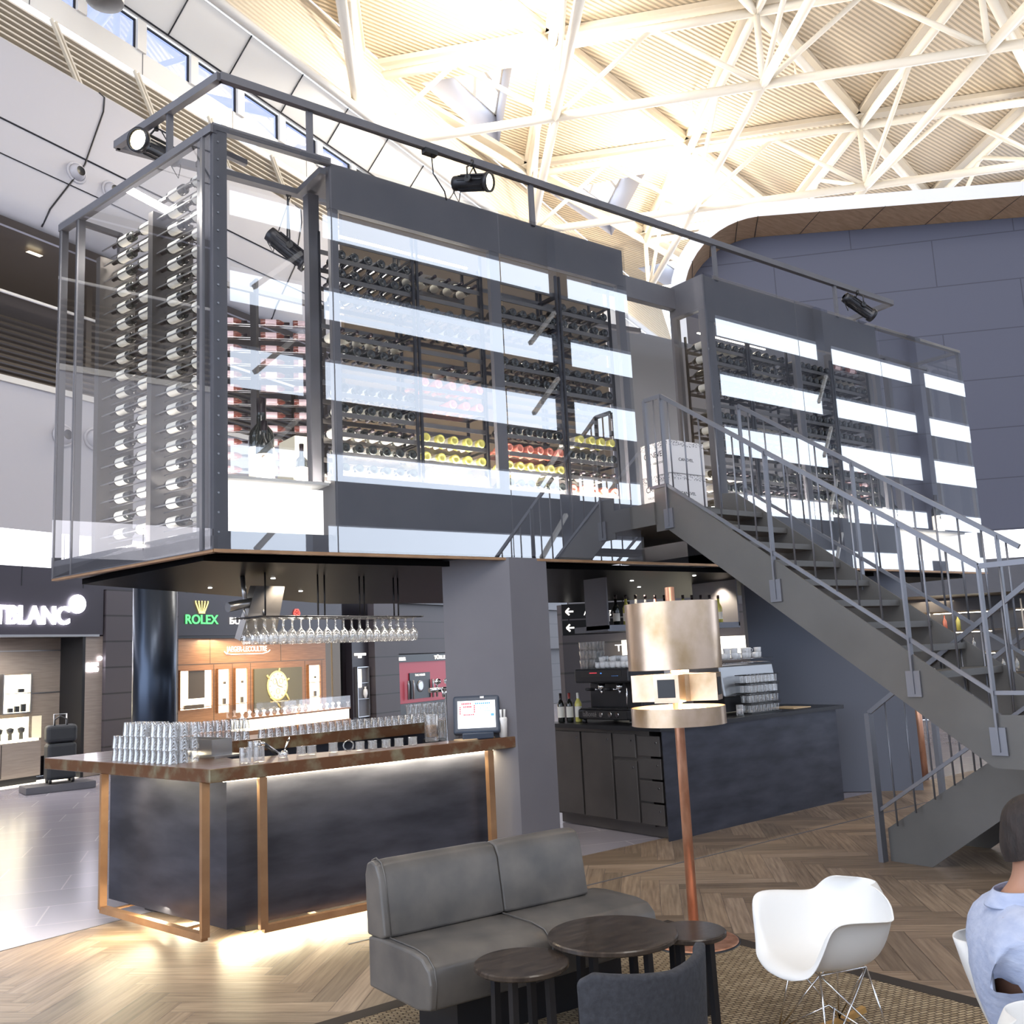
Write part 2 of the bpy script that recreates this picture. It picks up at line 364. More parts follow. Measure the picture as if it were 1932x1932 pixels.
# roof deck with folded seams and three skylights
def sky_tri(i): return None
b = MB().use('deck')
SKY = [((14.55, 22.3), (16.4, 20.2), (18.8, 24.15)), ((22.3, 25.6), (24.35, 22.6), (26.9, 27.1)), ((30.3, 29.0), (31.9, 26.2), (34.6, 30.3))]
bb = b.b
outer = [(-30, -17), (70, -17), (70, 47.4), (-30, 2.9)]
from mathutils.geometry import tessellate_polygon
allp = [[Vector((x, y, 19)) for x, y in outer]]+[[Vector((x, y, 19)) for x, y in t] for t in SKY]
tri = tessellate_polygon(allp); flat = [p_ for l in allp for p_ in l]; vs = [bb.verts.new(p_) for p_ in flat]
for t in tri: b.face([vs[i] for i in t])
struct(b.out('ceiling'))
for t in SKY:
    b = MB().use('panel_white'); cx = sum(p_[0] for p_ in t)/3; cy = sum(p_[1] for p_ in t)/3
    top = [(x+(ox-x*0), y+oy) for (x, y), (ox, oy) in zip([(cx+(x-cx)*.62, cy+(y-cy)*.62) for x, y in t], ((1.1, 1.1),)*3)]
    for i in range(3):
        j = (i+1) % 3; b.quad((*t[i], 19), (*t[j], 19), (*top[j], 20.6), (*top[i], 20.6))
    b.use('truss')
    for i in range(3):
        j = (i+1) % 3; b.bar((*top[i], 20.55), (*top[j], 20.55), .12)
        mx_ = ((top[i][0]+top[j][0])/2, (top[i][1]+top[j][1])/2); b.bar((*mx_, 20.55), (cx, cy, 20.55), .1)
    struct(b.out('window_skylight'))
GO, G1, G2 = Vector((16.307, 18.3, 16.4)), Vector((3.6816, -4.1949, 0)), Vector((7.5756, 1.77, 0))
def node(i, j, top=0): return GO+G1*i+G2*j+Vector((0, 0, 2.13*top))
def in_hall(p_): return (p_.x-3.4)*SA-(p_.y-17.9)*CA > -.5
sf = thing('space_frame', 'white tubular steel space frame under the roof deck', 'roof truss', (16.3, 18.3, 16.4))
I, J = range(-2, 6), range(-2, 4)
def put(kind, p_, q_, r):
    if in_hall(p_) and in_hall(q_) and (p_-cam.location).length < 48: MB().tube([p_, q_], r, 8).out(kind, 'truss', sf)
for j in J:
    for i in I:
        a, at = node(i, j), node(i, j, 1)
        put('post', a, at, .09)
        for (di, dj), web in (((1, 0), 1), ((-1, 1), 1), ((0, 1), 0)):
            c_, ct = node(i+di, j+dj), node(i+di, j+dj, 1)
            if i+di in I and j+dj in J:
                put('top_chord', at, ct, .13)
                if web:
                    put('bottom_chord', a, c_, .13); mid = (at+ct)/2
                    if j == 0 or j == 1 or (j == -1 and i < 3): put('web', a, mid, .075); put('web', c_, mid, .075)
# deck folds above the top chords
b = MB().use('beige')
for j in J:
    for i in I:
        for di, dj in ((1, 0), (0, 1), (-1, 1)):
            p_, q_ = node(i, j)+Vector((0, 0, 2.5)), node(i+di, j+dj)+Vector((0, 0, 2.5))
            if in_hall(p_) and in_hall(q_): b.bar(p_, q_, .35, .16)
for j in J:
    for i in I:
        if in_hall(node(i, j)): b.lathe([(.30, 2.36), (.30, 2.58)], node(i, j), 8)
struct(b.out('trim_deck_folds'))
# small pendant detectors under the deck
for x, y, lab in ((15.2, 16.9, 'small white pendant detector under the roof, left of the first truss node'), (22.0, 18.2, 'small white pendant detector under the brightest roof bay'), (23.2, 15.2, 'small white pendant detector in the middle roof bay'), (22.5, 8.6, 'small white pendant detector in the roof bay at the right')):
    b = MB().use('truss'); b.lathe([(.03, .0), (.03, .62)], (x, y, 18.36), 8); b.lathe([(0, -.12), (.09, -.07), (.1, 0), (.05, .06)], (x, y, 18.34), 12); tag(b.out('ceiling_detector'), lab, 'detector')
# column head carrying the frame
b = MB().use('truss'); c0 = node(-1, 0); b.lathe([(.28, -11), (.28, -.9), (.36, -.88), (.36, -.75), (.31, -.73), (.33, -.55), (.33, -.3), (.2, -.22), (.13, 0)], c0, 20)
tag(b.out('roof_column'), 'white round column carrying the roof frame at the far gallery', 'column')
b = MB().use('panel_bright'); b.lathe([(.33, 0), (.33, 8)], (4.15, 16.9, 14.0), 24, cap=False)
tag(b.out('vertical_duct'), 'wide white vertical pipe in front of the high window row', 'duct')

# far facade, from floor to roof
def upper_facade():
    A, B_ = -14, 34
    b = MB().use('panel_white'); fquad(b, A, B_, 4.12, 6.55, .8); struct(b.out('wall_gallery_parapet'))
    b = MB().use('lum'); fquad(b, A, B_, 3.62, 4.12, -.05, .8); struct(b.out('ceiling_gallery_soffit'))
    b = MB().use('steel_dark'); 
    for s in [x*1.5-12 for x in range(30)]: fbox(b, s, s+.012, 3.7, 4.11, .79, .8)
    struct(b.out('trim_soffit_joints'))
    b = MB().use('brown'); b.quad(F(A, 9.3, .8), F(B_, 9.3, .8), F(B_, 8.9, -6), F(A, 8.9, -6)); fquad(b, A, B_, 6, 9.2, -6)
    struct(b.out('ceiling_gallery'))
    b = MB().use('brown')
    for k in range(17): fbox(b, A, B_, 6.7+k*.13, 6.745+k*.13, -2.2, -2.12)
    for s in range(-12, 30, 3): fbox(b, s, s+.1, 6.5, 9.1, -2.15, -2.0)
    struct(b.out('trim_gallery_louvres'))
    b = MB().use('panel_bright'); fbox(b, A, B_, 8.02, 8.06, .72, .76); fbox(b, A, B_, 6.5, 6.6, .7, .84); struct(b.out('trim_gallery_rail'))
    # curved white cladding
    b = MB(); prof = [(9.28, .5), (9.3, .7), (9.42, .86), (9.7, .9), (10.9, .78), (12.3, .55), (12.7, .42), (12.9, .2), (12.96, -.1)]
    b.use('panel_white'); b.grid([[F(A+k*.5, z, o) for z, o in prof] for k in range(int((B_-A)*2)+1)]); struct(b.out('wall_gallery_cladding'))
    b = MB().use('blackmetal'); b.tube([F(A, 11.02, .77), F(B_, 11.02, .77)], .016, 6); b.tube([F(A, 10.35, .845), F(B_, 10.35, .845)], .01, 6)
    for s in [-9.6, -6.2, -2.8, .5, 3.3, 6.1, 9.0, 12]:
        b.tube([F(s-1.1, 9.36, .84), F(s-1.0, 9.7, .91), F(s-.25, 10.9, .79), F(s+.3, 12.3, .56), F(s+.42, 12.7, .43), F(s+.47, 12.9, .21)], .016, 6)
    struct(b.out('trim_cladding_joints'))
    # louvres
    b = MB().use('beige')
    for k in range(9):
        z = 12.98+k*.115; b.bar(F(A, z, -.15+k*.0), F(B_, z, -.15), .16, .035)
    for s in [-9.8, -7, -4.2, -1.4, .4, 2.3, 4.3, 6.3, 8.6]: b.bar(F(s-.35, 14.0, .0), F(s+.25, 12.95, .02), .07, .04); b.bar(F(s-.25, 14.0, .0), F(s+.35, 12.95, .02), .05, .04)
    struct(b.out('trim_louvres'))
    b = MB().use('shop_grey'); fquad(b, A, B_, 12.8, 14.1, -.4); struct(b.out('wall_behind_louvres'))
    b = MB().use('panel_bright'); fquad(b, A, B_, 14.0, 14.52, 0); b.use('steel_dark')
    for s in [-5.5, -3, -.4, 2.15, 4.7, 7.25]: fbox(b, s, s+.02, 14.02, 14.52, .001, .004)
    struct(b.out('wall_window_band'))
    b = MB().use('panel_bright')
    edges = []; s = -9.2
    while s < 30: edges.append((s, s+1.18)); s += 1.43
    e2 = [(x, x+1.2) for x in [2.2-1.41*k for k in range(1, 8)][::-1]]+[(2.22+1.41*k, 3.42+1.41*k) for k in range(16)]
    last = A
    for s0, s1 in e2: fbox(b, last, s0, 14.5, 15.2, -.1, .05); last = s1
    fbox(b, last, B_, 14.5, 15.2, -.1, .05); struct(b.out('wall_window_mullions'))
    for n, (s0, s1) in enumerate(e2):
        b = MB().use('glass_sky'); fquad(b, s0, s1, 14.5, 15.2, -.05)
        b.use('blackmetal'); fbox(b, s0, s0+.03, 14.5, 15.2, -.06, -.02); fbox(b, s1-.03, s1, 14.5, 15.2, -.06, -.02); fbox(b, s0, s1, 15.16, 15.2, -.06, -.02)
        struct(b.out('window_%d' % (n+1)))
    b = MB().use('panel_bright'); fquad(b, A, B_, 15.2, 16.05, .02, .75); b.tube([F(A, 16.15, .85), F(B_, 16.15, .85)], .12, 8)
    b.use('blackmetal'); b.tube([F(A, 15.24, .08), F(B_, 15.24, .08)], .02, 6)
    for s in [-6+1.75*k for k in range(16)]: b.tube([F(s, 15.25, .09), F(s+.05, 16.05, .77)], .015, 6)
    struct(b.out('trim_eaves'))
    b = MB().use('upper_rib'); b.quad(F(A, 16.2, .75), F(B_, 16.2, .75), F(B_, 19, .1), F(A, 19, .1)); struct(b.out('wall_upper_cladding'))
    # nozzles
    n0 = None
    for s, z, off, d in ((.06, 10.65, .82, (-.1, -1, -.25)), (.79, 10.61, .82, (.3, -1, -.3)), (-.08, 5.8, .82, (.5, -1, -.2)), (.52, 5.85, .82, (.5, -1, -.2))):
        t = thing('air_nozzle', '', 'air vent', F(s, z, off))
        b = MB().use('panel_white'); b.lathe([(.2, -.01), (.2, .02), (.16, .025), (.155, .0)], F(s, z, off), 24, ax=FN); b.out('flange', None, t)
        b = MB(); b.use('panel_white').lathe([(.15, 0), (.14, .05), (.11, .1), (.085, .13)], F(s, z, off), 24, ax=FN, cap=False); b.use('black').lathe([(.085, .125), (.0, .11)], F(s, z, off), 20, ax=FN, cap=False); b.out('nozzle', None, t)
        t['label'] = {.06: 'grey ball air nozzle high on white cladding, leftmost of the high pair', .79: 'grey ball air nozzle on white cladding just above the cabinet top edge', -.08: 'grey ball air nozzle on the white parapet left of the glass cabinet', .52: 'grey ball air nozzle on the white parapet seen through the cabinet corner'}[s]
    b = MB().use('display'); b.quad(F(-.35, 9.2, .15), F(-.08, 9.2, .15), F(-.08, 9.2, .05), F(-.35, 9.2, .05)); tag(b.out('recessed_downlight'), 'small lit rectangular downlight in the brown gallery ceiling', 'ceiling light')
upper_facade()

# shop level
def shops():
    A, B_ = -14, 34
    b = MB().use('shop_dark'); fbox(b, A, B_, 3.3, 3.66, -.2, -.02)
    b.use('black')
    for s in [-3, -1.6, -.2, 1.0, 2.2, 3.4, 4.4, 5.5, 6.8, 8.2, 10, 12]: fbox(b, s, s+.015, 3.3, 3.66, -.02, -.015)
    struct(b.out('wall_above_shops'))
    b = MB().use('shop_dark'); fbox(b, -9, 1.38, 2.47, 3.3, -.15, .05); b.use('stainless'); fbox(b, -9, 1.3, 2.44, 2.48, -.15, .06); struct(b.out('wall_shop_fascia_left'))
    b = MB().use('shop_grey'); fbox(b, -9, 1.02, .4, 2.45, -.75, -.6); fbox(b, 1.06, 1.42, 0, 2.45, -.2, .0)
    b.use('stainless'); fbox(b, .45, .99, 1.48, 1.50, -.6, -.59); fbox(b, -.45, -.15, 1.48, 1.5, -.6, -.59); fbox(b, -.3, .99, 2.22, 2.24, -.6, -.59)
    b.use('black'); fbox(b, 1.0, 1.06, 0, 2.45, -.6, .0); struct(b.out('wall_shop_left'))
    b = MB().use('slate'); fbox(b, 1.42, 3.1, 0, 3.3, -.1, .08); struct(b.out('wall_shop_pier'))
    b = MB().use('soft_glow'); b.quad(F(-9, .002, -.55), F(1.0, .002, -.55), F(1.0, .002, -.02), F(-9, .002, -.02)); struct(b.out('floor_painted_glow'))  # glowing sheet paints the brightly lit shop floor
    for i, (s0, s1, lab) in enumerate(((-.95, -.26, 'lit display niche at the left picture edge in grey shop wall'), (-.13, .36, 'lit display niche with handbags in grey wall beside the suitcase'))):
        t = thing('display_niche', lab, 'display case', F(s0, 1.18, -.6))
        b = MB().use('display'); fquad(b, s0, s1, 1.18, 1.82, -.59); b.out('lit_back', None, t)
        b = MB().use('stainless'); fbox(b, s0-.02, s0, 1.16, 1.84, -.6, -.5); fbox(b, s1, s1+.02, 1.16, 1.84, -.6, -.5); fbox(b, s0, s1, 1.16, 1.18, -.6, -.5); fbox(b, s0, s1, 1.5, 1.51, -.6, -.5); b.out('niche_frame', None, t)
        b = MB().use('suitcase')
        for k in range(3): fbox(b, s0+.12+k*.12, s0+.2+k*.12, 1.19, 1.26+.03*k, -.58, -.54)
        fbox(b, s0+.3, s0+.4, 1.52, 1.58, -.58, -.54); tag(b.out('goods', None, t), 'dark small goods')
    t = thing('counter_showcase', 'lit glass showcase on grey wooden base in the left shop', 'display case', F(-.5, 0, -.5))
    b = MB().use('shop_grey'); fbox(b, -1.5, .37, .12, .7, -.55, -.2); b.out('base', None, t)
    b = MB().use('black'); fbox(b, -1.5, .37, .0, .12, -.55, -.3); fbox(b, -.35, -.34, .14, .68, -.2, -.195); b.out('plinth', None, t)
    b = MB().use('display'); fbox(b, -1.45, .34, .7, .74, -.5, -.22); fquad(b, -1.45, .34, .74, 1.1, -.5); b.out('lit_tray', None, t)
    b = MB().use('clearbox'); fbox(b, -1.5, .37, .74, 1.13, -.52, -.2); b.out('glass_box', None, t)
    b = MB().use('suitcase')
    for k in range(7): b.lathe([(.035, 0), (.03, .1), (.05, .12), (.06, .18), (.02, .2)], F(-1.1+k*.2, .74, -.35), 8)
    tag(b.out('watch_stands', None, t), 'dark watch stands with straps')
    # sign of the left shop (letters and star disc)
    t = thing('shop_sign', 'glowing white letters and round emblem on the dark left fascia', 'sign', F(0, 2.66, .06))
    text('letters', 'MONTBLANC', .42, 'sign_white', F(-1.62, 2.665, .07), FX, ext=.02, parent=t, width=2.27, bold=.012)
    b = MB().use('sign_white'); b.lathe([(.165, 0), (.165, .03)], F(.82, 3.015, .06), 24, ax=FN); b.out('emblem_disc', None, t)
    t = thing('small_wall_sign', 'small glowing white lettering on the narrow grey side panel', 'sign', F(1.1, 1.82, .01))
    text('letters', 'BLANC', .2, 'sign_white', F(1.08, 1.83, .01), FX, ext=.01, parent=t, width=.24, bold=.01)
    b = MB().use('sign_white'); b.lathe([(.04, 0), (.04, .02)], F(1.35, 2.05, .01), 16, ax=FN); b.out('emblem_disc', None, t)
    t = thing('hanging_shop_sign', 'blurred glowing white sign inside the left shop at the picture edge', 'sign', F(-.75, 2.2, .06))
    text('letters', 'MONT', .3, 'sign_white', F(-1.2, 2.1, -.55), FX, ext=.01, parent=t, width=.9, bold=.01)
    # watch shop on the right
    b = MB().use('shop_dark'); fbox(b, 3.1, 8.25, 2.45, 3.3, -.12, .03); b.use('black'); fbox(b, 3.1, 8.25, 2.38, 2.46, -.2, .0); struct(b.out('wall_shop_fascia_right'))
    b = MB().use('shop_orange'); fbox(b, 3.1, 7.65, 0, 2.4, -.2, 0)
    b.use('brown'); 
    for s in (4.1, 4.62, 5.15, 6.9, 7.5): fbox(b, s, s+.012, .3, 1.86, 0, .004)
    fbox(b, 3.1, 7.6, 1.87, 1.885, 0, .004)
    for s in (4.0, 6.1): fbox(b, s, s+.012, 1.88, 2.4, 0, .004)
    fbox(b, 7.65, 7.84, 0, 2.4, -.2, 0); b.use('led'); fbox(b, 7.86, 7.91, .3, 2.36, -.2, -.16); b.use('brown'); fbox(b, 7.93, 8.22, 0, 2.4, -.3, -.02)
    b.use('black'); fbox(b, 8.22, 8.78, 0, 2.45, -.5, -.4); b.use('shop_dark'); fbox(b, 8.78, 9.46, 0, 2.45, -.3, -.1); struct(b.out('wall_shop_right'))
    b = MB().use('shop_dark'); fbox(b, -13, 34, 0, 3.6, -1.3, -1.2); struct(b.out('wall_shop_back'))
    b = MB().use('slate'); fbox(b, 9.46, 10.5, 0, 3.3, -.1, .1); fbox(b, 10.5, 34, 1.95, 3.3, -.3, -.2); fbox(b, 10.5, 34, 0, 3.3, -.7, -.6); struct(b.out('wall_shop_pier_right'))
    for s0, s1, z0, lab in ((4.2, 4.51, .87, 'narrow lit watch niche, left of the close pair in walnut wall'), (4.69, 5.03, .84, 'narrow lit watch niche, right of the close pair in walnut wall'), (7.01, 7.4, .31, 'tall lit watch niche right of the watch poster'), (3.2, 4.03, .99, 'wide lit niche with desk beside the round steel column')):
        t = thing('watch_niche', lab, 'display case', F(s0, z0, 0))
        b = MB().use('display'); fquad(b, s0, s1, z0, 1.75, .006); b.out('lit_back', None, t)
        b = MB().use('shop_orange'); 
        for p0, p1, q0, q1 in ((s0-.02, s0, z0, 1.77), (s1, s1+.02, z0, 1.77), (s0-.02, s1+.02, 1.75, 1.77), (s0, s1, 1.02, 1.035)): fbox(b, p0, p1, q0, q1, 0, .04)
        if s0 > 7: fbox(b, s0, s1, 1.35, 1.365, 0, .04)
        b.out('niche_frame', None, t)
        b = MB().use('brown'); 
        if s0 == 3.2: fbox(b, 3.42, 3.85, 1.2, 1.75, .007, .012); fbox(b, 3.3, 3.8, 1.0, 1.08, .007, .05)
        else: fbox(b, (s0+s1)/2-.02, (s0+s1)/2+.05, 1.04, 1.16, .007, .04); fbox(b, (s0+s1)/2, (s0+s1)/2+.05, 1.45, 1.5, .007, .04)
        b.out('goods', None, t)
    t = thing('watch_poster', 'olive framed poster of a large cream wristwatch', 'poster', F(5.24, .81, .01))
    b = MB().use(mat('poster_olive', rgb(104, 98, 76), .5)); fbox(b, 5.24, 6.77, .81, 1.73, 0, .03); b.out('poster_panel', None, t)
    b = MB().use(mat('watch_gold', rgb(226, 206, 140), .4, emit=rgb(226, 206, 140), es=.08)); cx = F(5.95, 1.34, .032); b.lathe([(.33, 0), (.33, .01), (.30, .012)], cx, 32, ax=FN)
    for s, z, s2, z2, r in ((5.72, 1.1, 5.95, .95, .018), (5.95, .95, 6.02, .86, .02), (6.22, 1.15, 6.32, 1.0, .02), (5.68, 1.5, 5.62, 1.58, .02), (6.0, 1.66, 6.02, 1.72, .02), (6.26, 1.45, 6.32, 1.48, .022)): b.tube([F(s, z, .04), F(s2, z2, .04)], r, 6)
    b.out('watch_case', None, t)
    b = MB().use(mat('watch_dial', rgb(244, 234, 196), .4, emit=rgb(244, 234, 196), es=.12)); b.lathe([(.29, .012), (.29, .016)], cx, 32, ax=FN)
    b.use('brown')
    for an in range(12):
        a_ = an*math.pi/6; b.tube([F(5.95+.23*math.cos(a_), 1.34+.23*math.sin(a_), .05), F(5.95+.27*math.cos(a_), 1.34+.27*math.sin(a_), .05)], .006, 4)
    for s_, z_ in ((5.95, 1.22), (6.05, 1.44), (5.85, 1.44)): b.tube([F(s_+.06*math.cos(q*.52), z_+.06*math.sin(q*.52), .05) for q in range(12)], .003, 4, closed=True)
    b.tube([F(5.95, 1.34, .052), F(6.1, 1.3, .052)], .005, 4); b.tube([F(5.95, 1.34, .052), F(5.88, 1.5, .052)], .005, 4); b.out('watch_dial', None, t)
    for s0, s1, lab in ((3.56, 5.0, 'walnut based glass jewellery counter behind the water tumblers'), (5.1, 6.78, 'walnut based glass jewellery counter under the watch poster')):
        t = thing('jewellery_counter', lab, 'display case', F(s0, 0, .9))
        b = MB().use('shop_orange'); fbox(b, s0, s1, 0, .55, .9, 1.4); fbox(b, s0, s1, .76, .79, .9, 1.4); b.out('base', None, t)
        b = MB().use('display'); fbox(b, s0+.03, s1-.03, .55, .76, 1.0, 1.38); b.out('lit_drawer', None, t)
        b = MB().use('clearbox'); fbox(b, s0, s1, .79, 1.05, .9, 1.4); b.out('glass_box', None, t)
        b = MB().use('sign_soft'); x = s0+.12
        while x < s1-.1: b.lathe([(.05, 0), (.03, .02), (.015, .06), (.03, .09), (.045, .11), (.02, .13)], F(x, .79, 1.2), 8); x += .2
        tag(b.out('jewellery_stands', None, t), 'cream stands with bright watches')
    t = thing('watch_shop_sign', 'green glowing capital letters under a yellow crown on grey fascia', 'sign', F(3.3, 2.68, .04))
    b_ = text('letters', 'ROLEX', .26, 'sign_green', F(3.3, 2.69, .045), FX, ext=.008, parent=t, width=.87, bold=.004)
    b = MB().use('sign_gold')
    for k in range(5):
        a_ = (k-2)*.055; b.bar(F(3.74+a_*.7, 2.94, .05), F(3.74+a_*1.5, 3.12, .05), .022, .012); b.lathe([(.0, -.018), (.018, 0), (.0, .018)], F(3.74+a_*1.5, 3.14, .05), 8, ax=FN)
    fbox(b, 3.66, 3.82, 2.90, 2.945, .045, .055); b.out('crown_emblem', None, t)
    t = thing('fascia_sign', 'white glowing letters on grey fascia right of the green sign', 'sign', F(4.53, 2.69, .04))
    text('letters', 'BUCHERER', .2, 'sign_soft', F(4.5, 2.69, .045), FX, ext=.008, parent=t, width=1.25, bold=.002)
    t = thing('wall_sign', 'cream serif lettering with scroll underline on walnut shop wall', 'sign', F(4.4, 2.1, .02))
    text('letters', 'JAEGER-LECOULTRE', .16, 'sign_soft', F(4.46, 2.11, .01), FX, ext=.004, parent=t, width=1.2, bold=0)
    b = MB().use('sign_soft'); b.tube([F(4.38, 2.12, .02), F(4.44, 2.07, .02), F(4.6, 2.055, .02), F(5.5, 2.055, .02), F(5.68, 2.09, .02), F(5.74, 2.13, .02)], .009, 6)
    for k in range(3): b.tube([F(4.95+k*.08+.03*math.cos(q*.7), 2.29+.02*math.sin(q*.7), .02) for q in range(9)], .005, 4, closed=True)
    b.out('scroll', None, t)
    t = thing('red_emblem_sign', 'red glowing flower emblem high above the hanging wine glasses', 'sign', F(6.6, 2.75, 0))
    b = MB().use('sign_red')
    for k in range(6):
        a_ = k*math.pi/3; b.tube([F(6.6+.1*math.cos(a_), 2.95+.1*math.sin(a_), .05), F(6.6+.1*math.cos(a_+1), 2.95+.1*math.sin(a_+1), .05), F(6.6+.03*math.cos(a_+1.2), 2.95+.03*math.sin(a_+1.2), .05)], .014, 5)
    b.out('emblem', None, t)
    t = thing('wall_showcase', 'upright glass wall showcase with white vase in dark panel', 'display case', F(8.9, .4, 0))
    b = MB().use('steel_dark'); fbox(b, 8.88, 9.36, .42, 1.66, -.1, -.08); b.out('back', None, t)
    b = MB().use('stainless'); 
    for q in ((8.88, 8.9, .42, 1.66), (9.34, 9.36, .42, 1.66), (8.88, 9.36, .42, .44), (8.88, 9.36, 1.64, 1.66), (8.88, 9.36, .86, .87), (8.88, 9.36, 1.25, 1.26)): fbox(b, *q, -.08, -.02)
    b.out('case_frame', None, t)
    b = MB().use('display'); fbox(b, 8.93, 9.08, 1.15, 1.6, -.08, -.05); b.out('lit_card', None, t)
    b = MB().use('cup'); b.lathe([(.03, 0), (.06, .1), (.05, .2), (.02, .24), (.03, .28)], F(9.22, .88, -.05), 12); b.out('vase', None, t)
    b = MB().use('sign_soft'); fbox(b, 8.87, 9.3, 1.94, 2.0, -.1, -.06); fbox(b, 9.02, 9.12, 1.88, 1.94, -.1, -.06); tag(b.out('small_lit_sign'), 'small warm lit sign above the glass wall showcase', 'sign')
    t = thing('red_shop_front', 'red framed shopfront with black watch advertisement', 'shopfront', F(10.55, 0, -.2))
    b = MB().use('red_shop'); fbox(b, 10.52, 13.3, .3, 1.72, -.3, -.2); b.out('red_panel', None, t)
    b = MB().use('black'); fbox(b, 10.52, 13.3, 1.72, 1.92, -.3, -.15); fbox(b, 10.52, 13.3, 0, .62, -.3, -.1); fbox(b, 11.35, 12.35, .72, 1.42, -.2, -.17); b.out('black_bands', None, t)
    text('letters', 'TAG HEUER', .12, 'sign_soft', F(10.6, 1.77, -.14), FX, ext=.005, parent=t, width=.55, bold=.003)
    text('letters', 'T\u00dcRLER', .14, 'sign_soft', F(12.55, 1.77, -.14), FX, ext=.005, parent=t, width=.7, bold=.003)
    text('advert_lettering', 'TAG HEUER', .08, 'sign_soft', F(11.6, 1.33, -.165), FX, ext=.002, parent=t, width=.5)
    b = MB().use('stainless'); b.lathe([(.16, 0), (.16, .01), (.1, .02)], F(11.85, 1.05, -.165), 20, ax=FN); 
    b.out('advert_watch', None, t)
    for s_ in (11.2, 11.45, 12.4, 12.6): b = MB().use('stainless'); b.lathe([(.03, 0), (.03, .4), (.02, .5)], F(s_, .72, -.12), 8); b.out('advert_pillar', None, t)
    # suitcase with handbag by the left shop
    t = thing('trolley_suitcase', 'black wheeled suitcase on a low grey step by the shop', 'suitcase', (3.62, 16.7, 0))
    c_ = (3.62, 16.7)
    b = MB().use('suitcase'); b.box(3.42, 3.85, 16.55, 16.85, .16, .72); bevel(b.out('shell', None, t), .05, 3)
    for x in (3.47, 3.8):
        for y in (16.6, 16.8): b = MB().use('black'); b.lathe([(.045, -.02), (.045, .02)], (x, y, .15), 12, ax=(1, 0, 0)); b.out('wheel', None, t)
    b = MB().use('stainless'); b.tube([(3.56, 16.82, .7), (3.56, 16.82, 1.16), (3.74, 16.82, 1.16), (3.74, 16.82, .7)], .014, 8); b.out('handle', None, t)
    b = MB().use('steel_dark'); b.box(3.1, 4.1, 16.4, 16.95, .0, .1); tag(b.out('low_step'), 'low grey metal step under the black suitcase', 'step')
    t = thing('handbag', 'black leather handbag standing on the wheeled suitcase', 'handbag', (3.63, 16.66, .72))
    b = MB().use('suitcase'); b.prism([(3.4, 16.56), (3.86, 16.56), (3.86, 16.78), (3.4, 16.78)], .725, 1.0); o = b.out('bag_body', None, t); bevel(o, .06, 3)
    b = MB().use('black'); b.tube([(3.52, 16.6, .98), (3.52, 16.6, 1.08), (3.6, 16.6, 1.14), (3.7, 16.6, 1.08), (3.7, 16.6, .98)], .012, 6); b.out('handle', None, t)
shops()
light('AREA', F(-1.5, 2.35, -.3), 60, NEUT, 3, .3)
light('AREA', F(5.3, 2.36, .8), 60, (1, .85, .62), 3.6, .5)
light('AREA', F(-1, 3.55, 2.2), 30, COOL, 4, .5)
b = MB().use('steel_col'); b.lathe([(.235, 0), (.235, 3.05)], (3.35, 11.0, 0), 40)
tag(b.out('round_column'), 'round brushed blue-grey steel column behind the bar glasses', 'column')

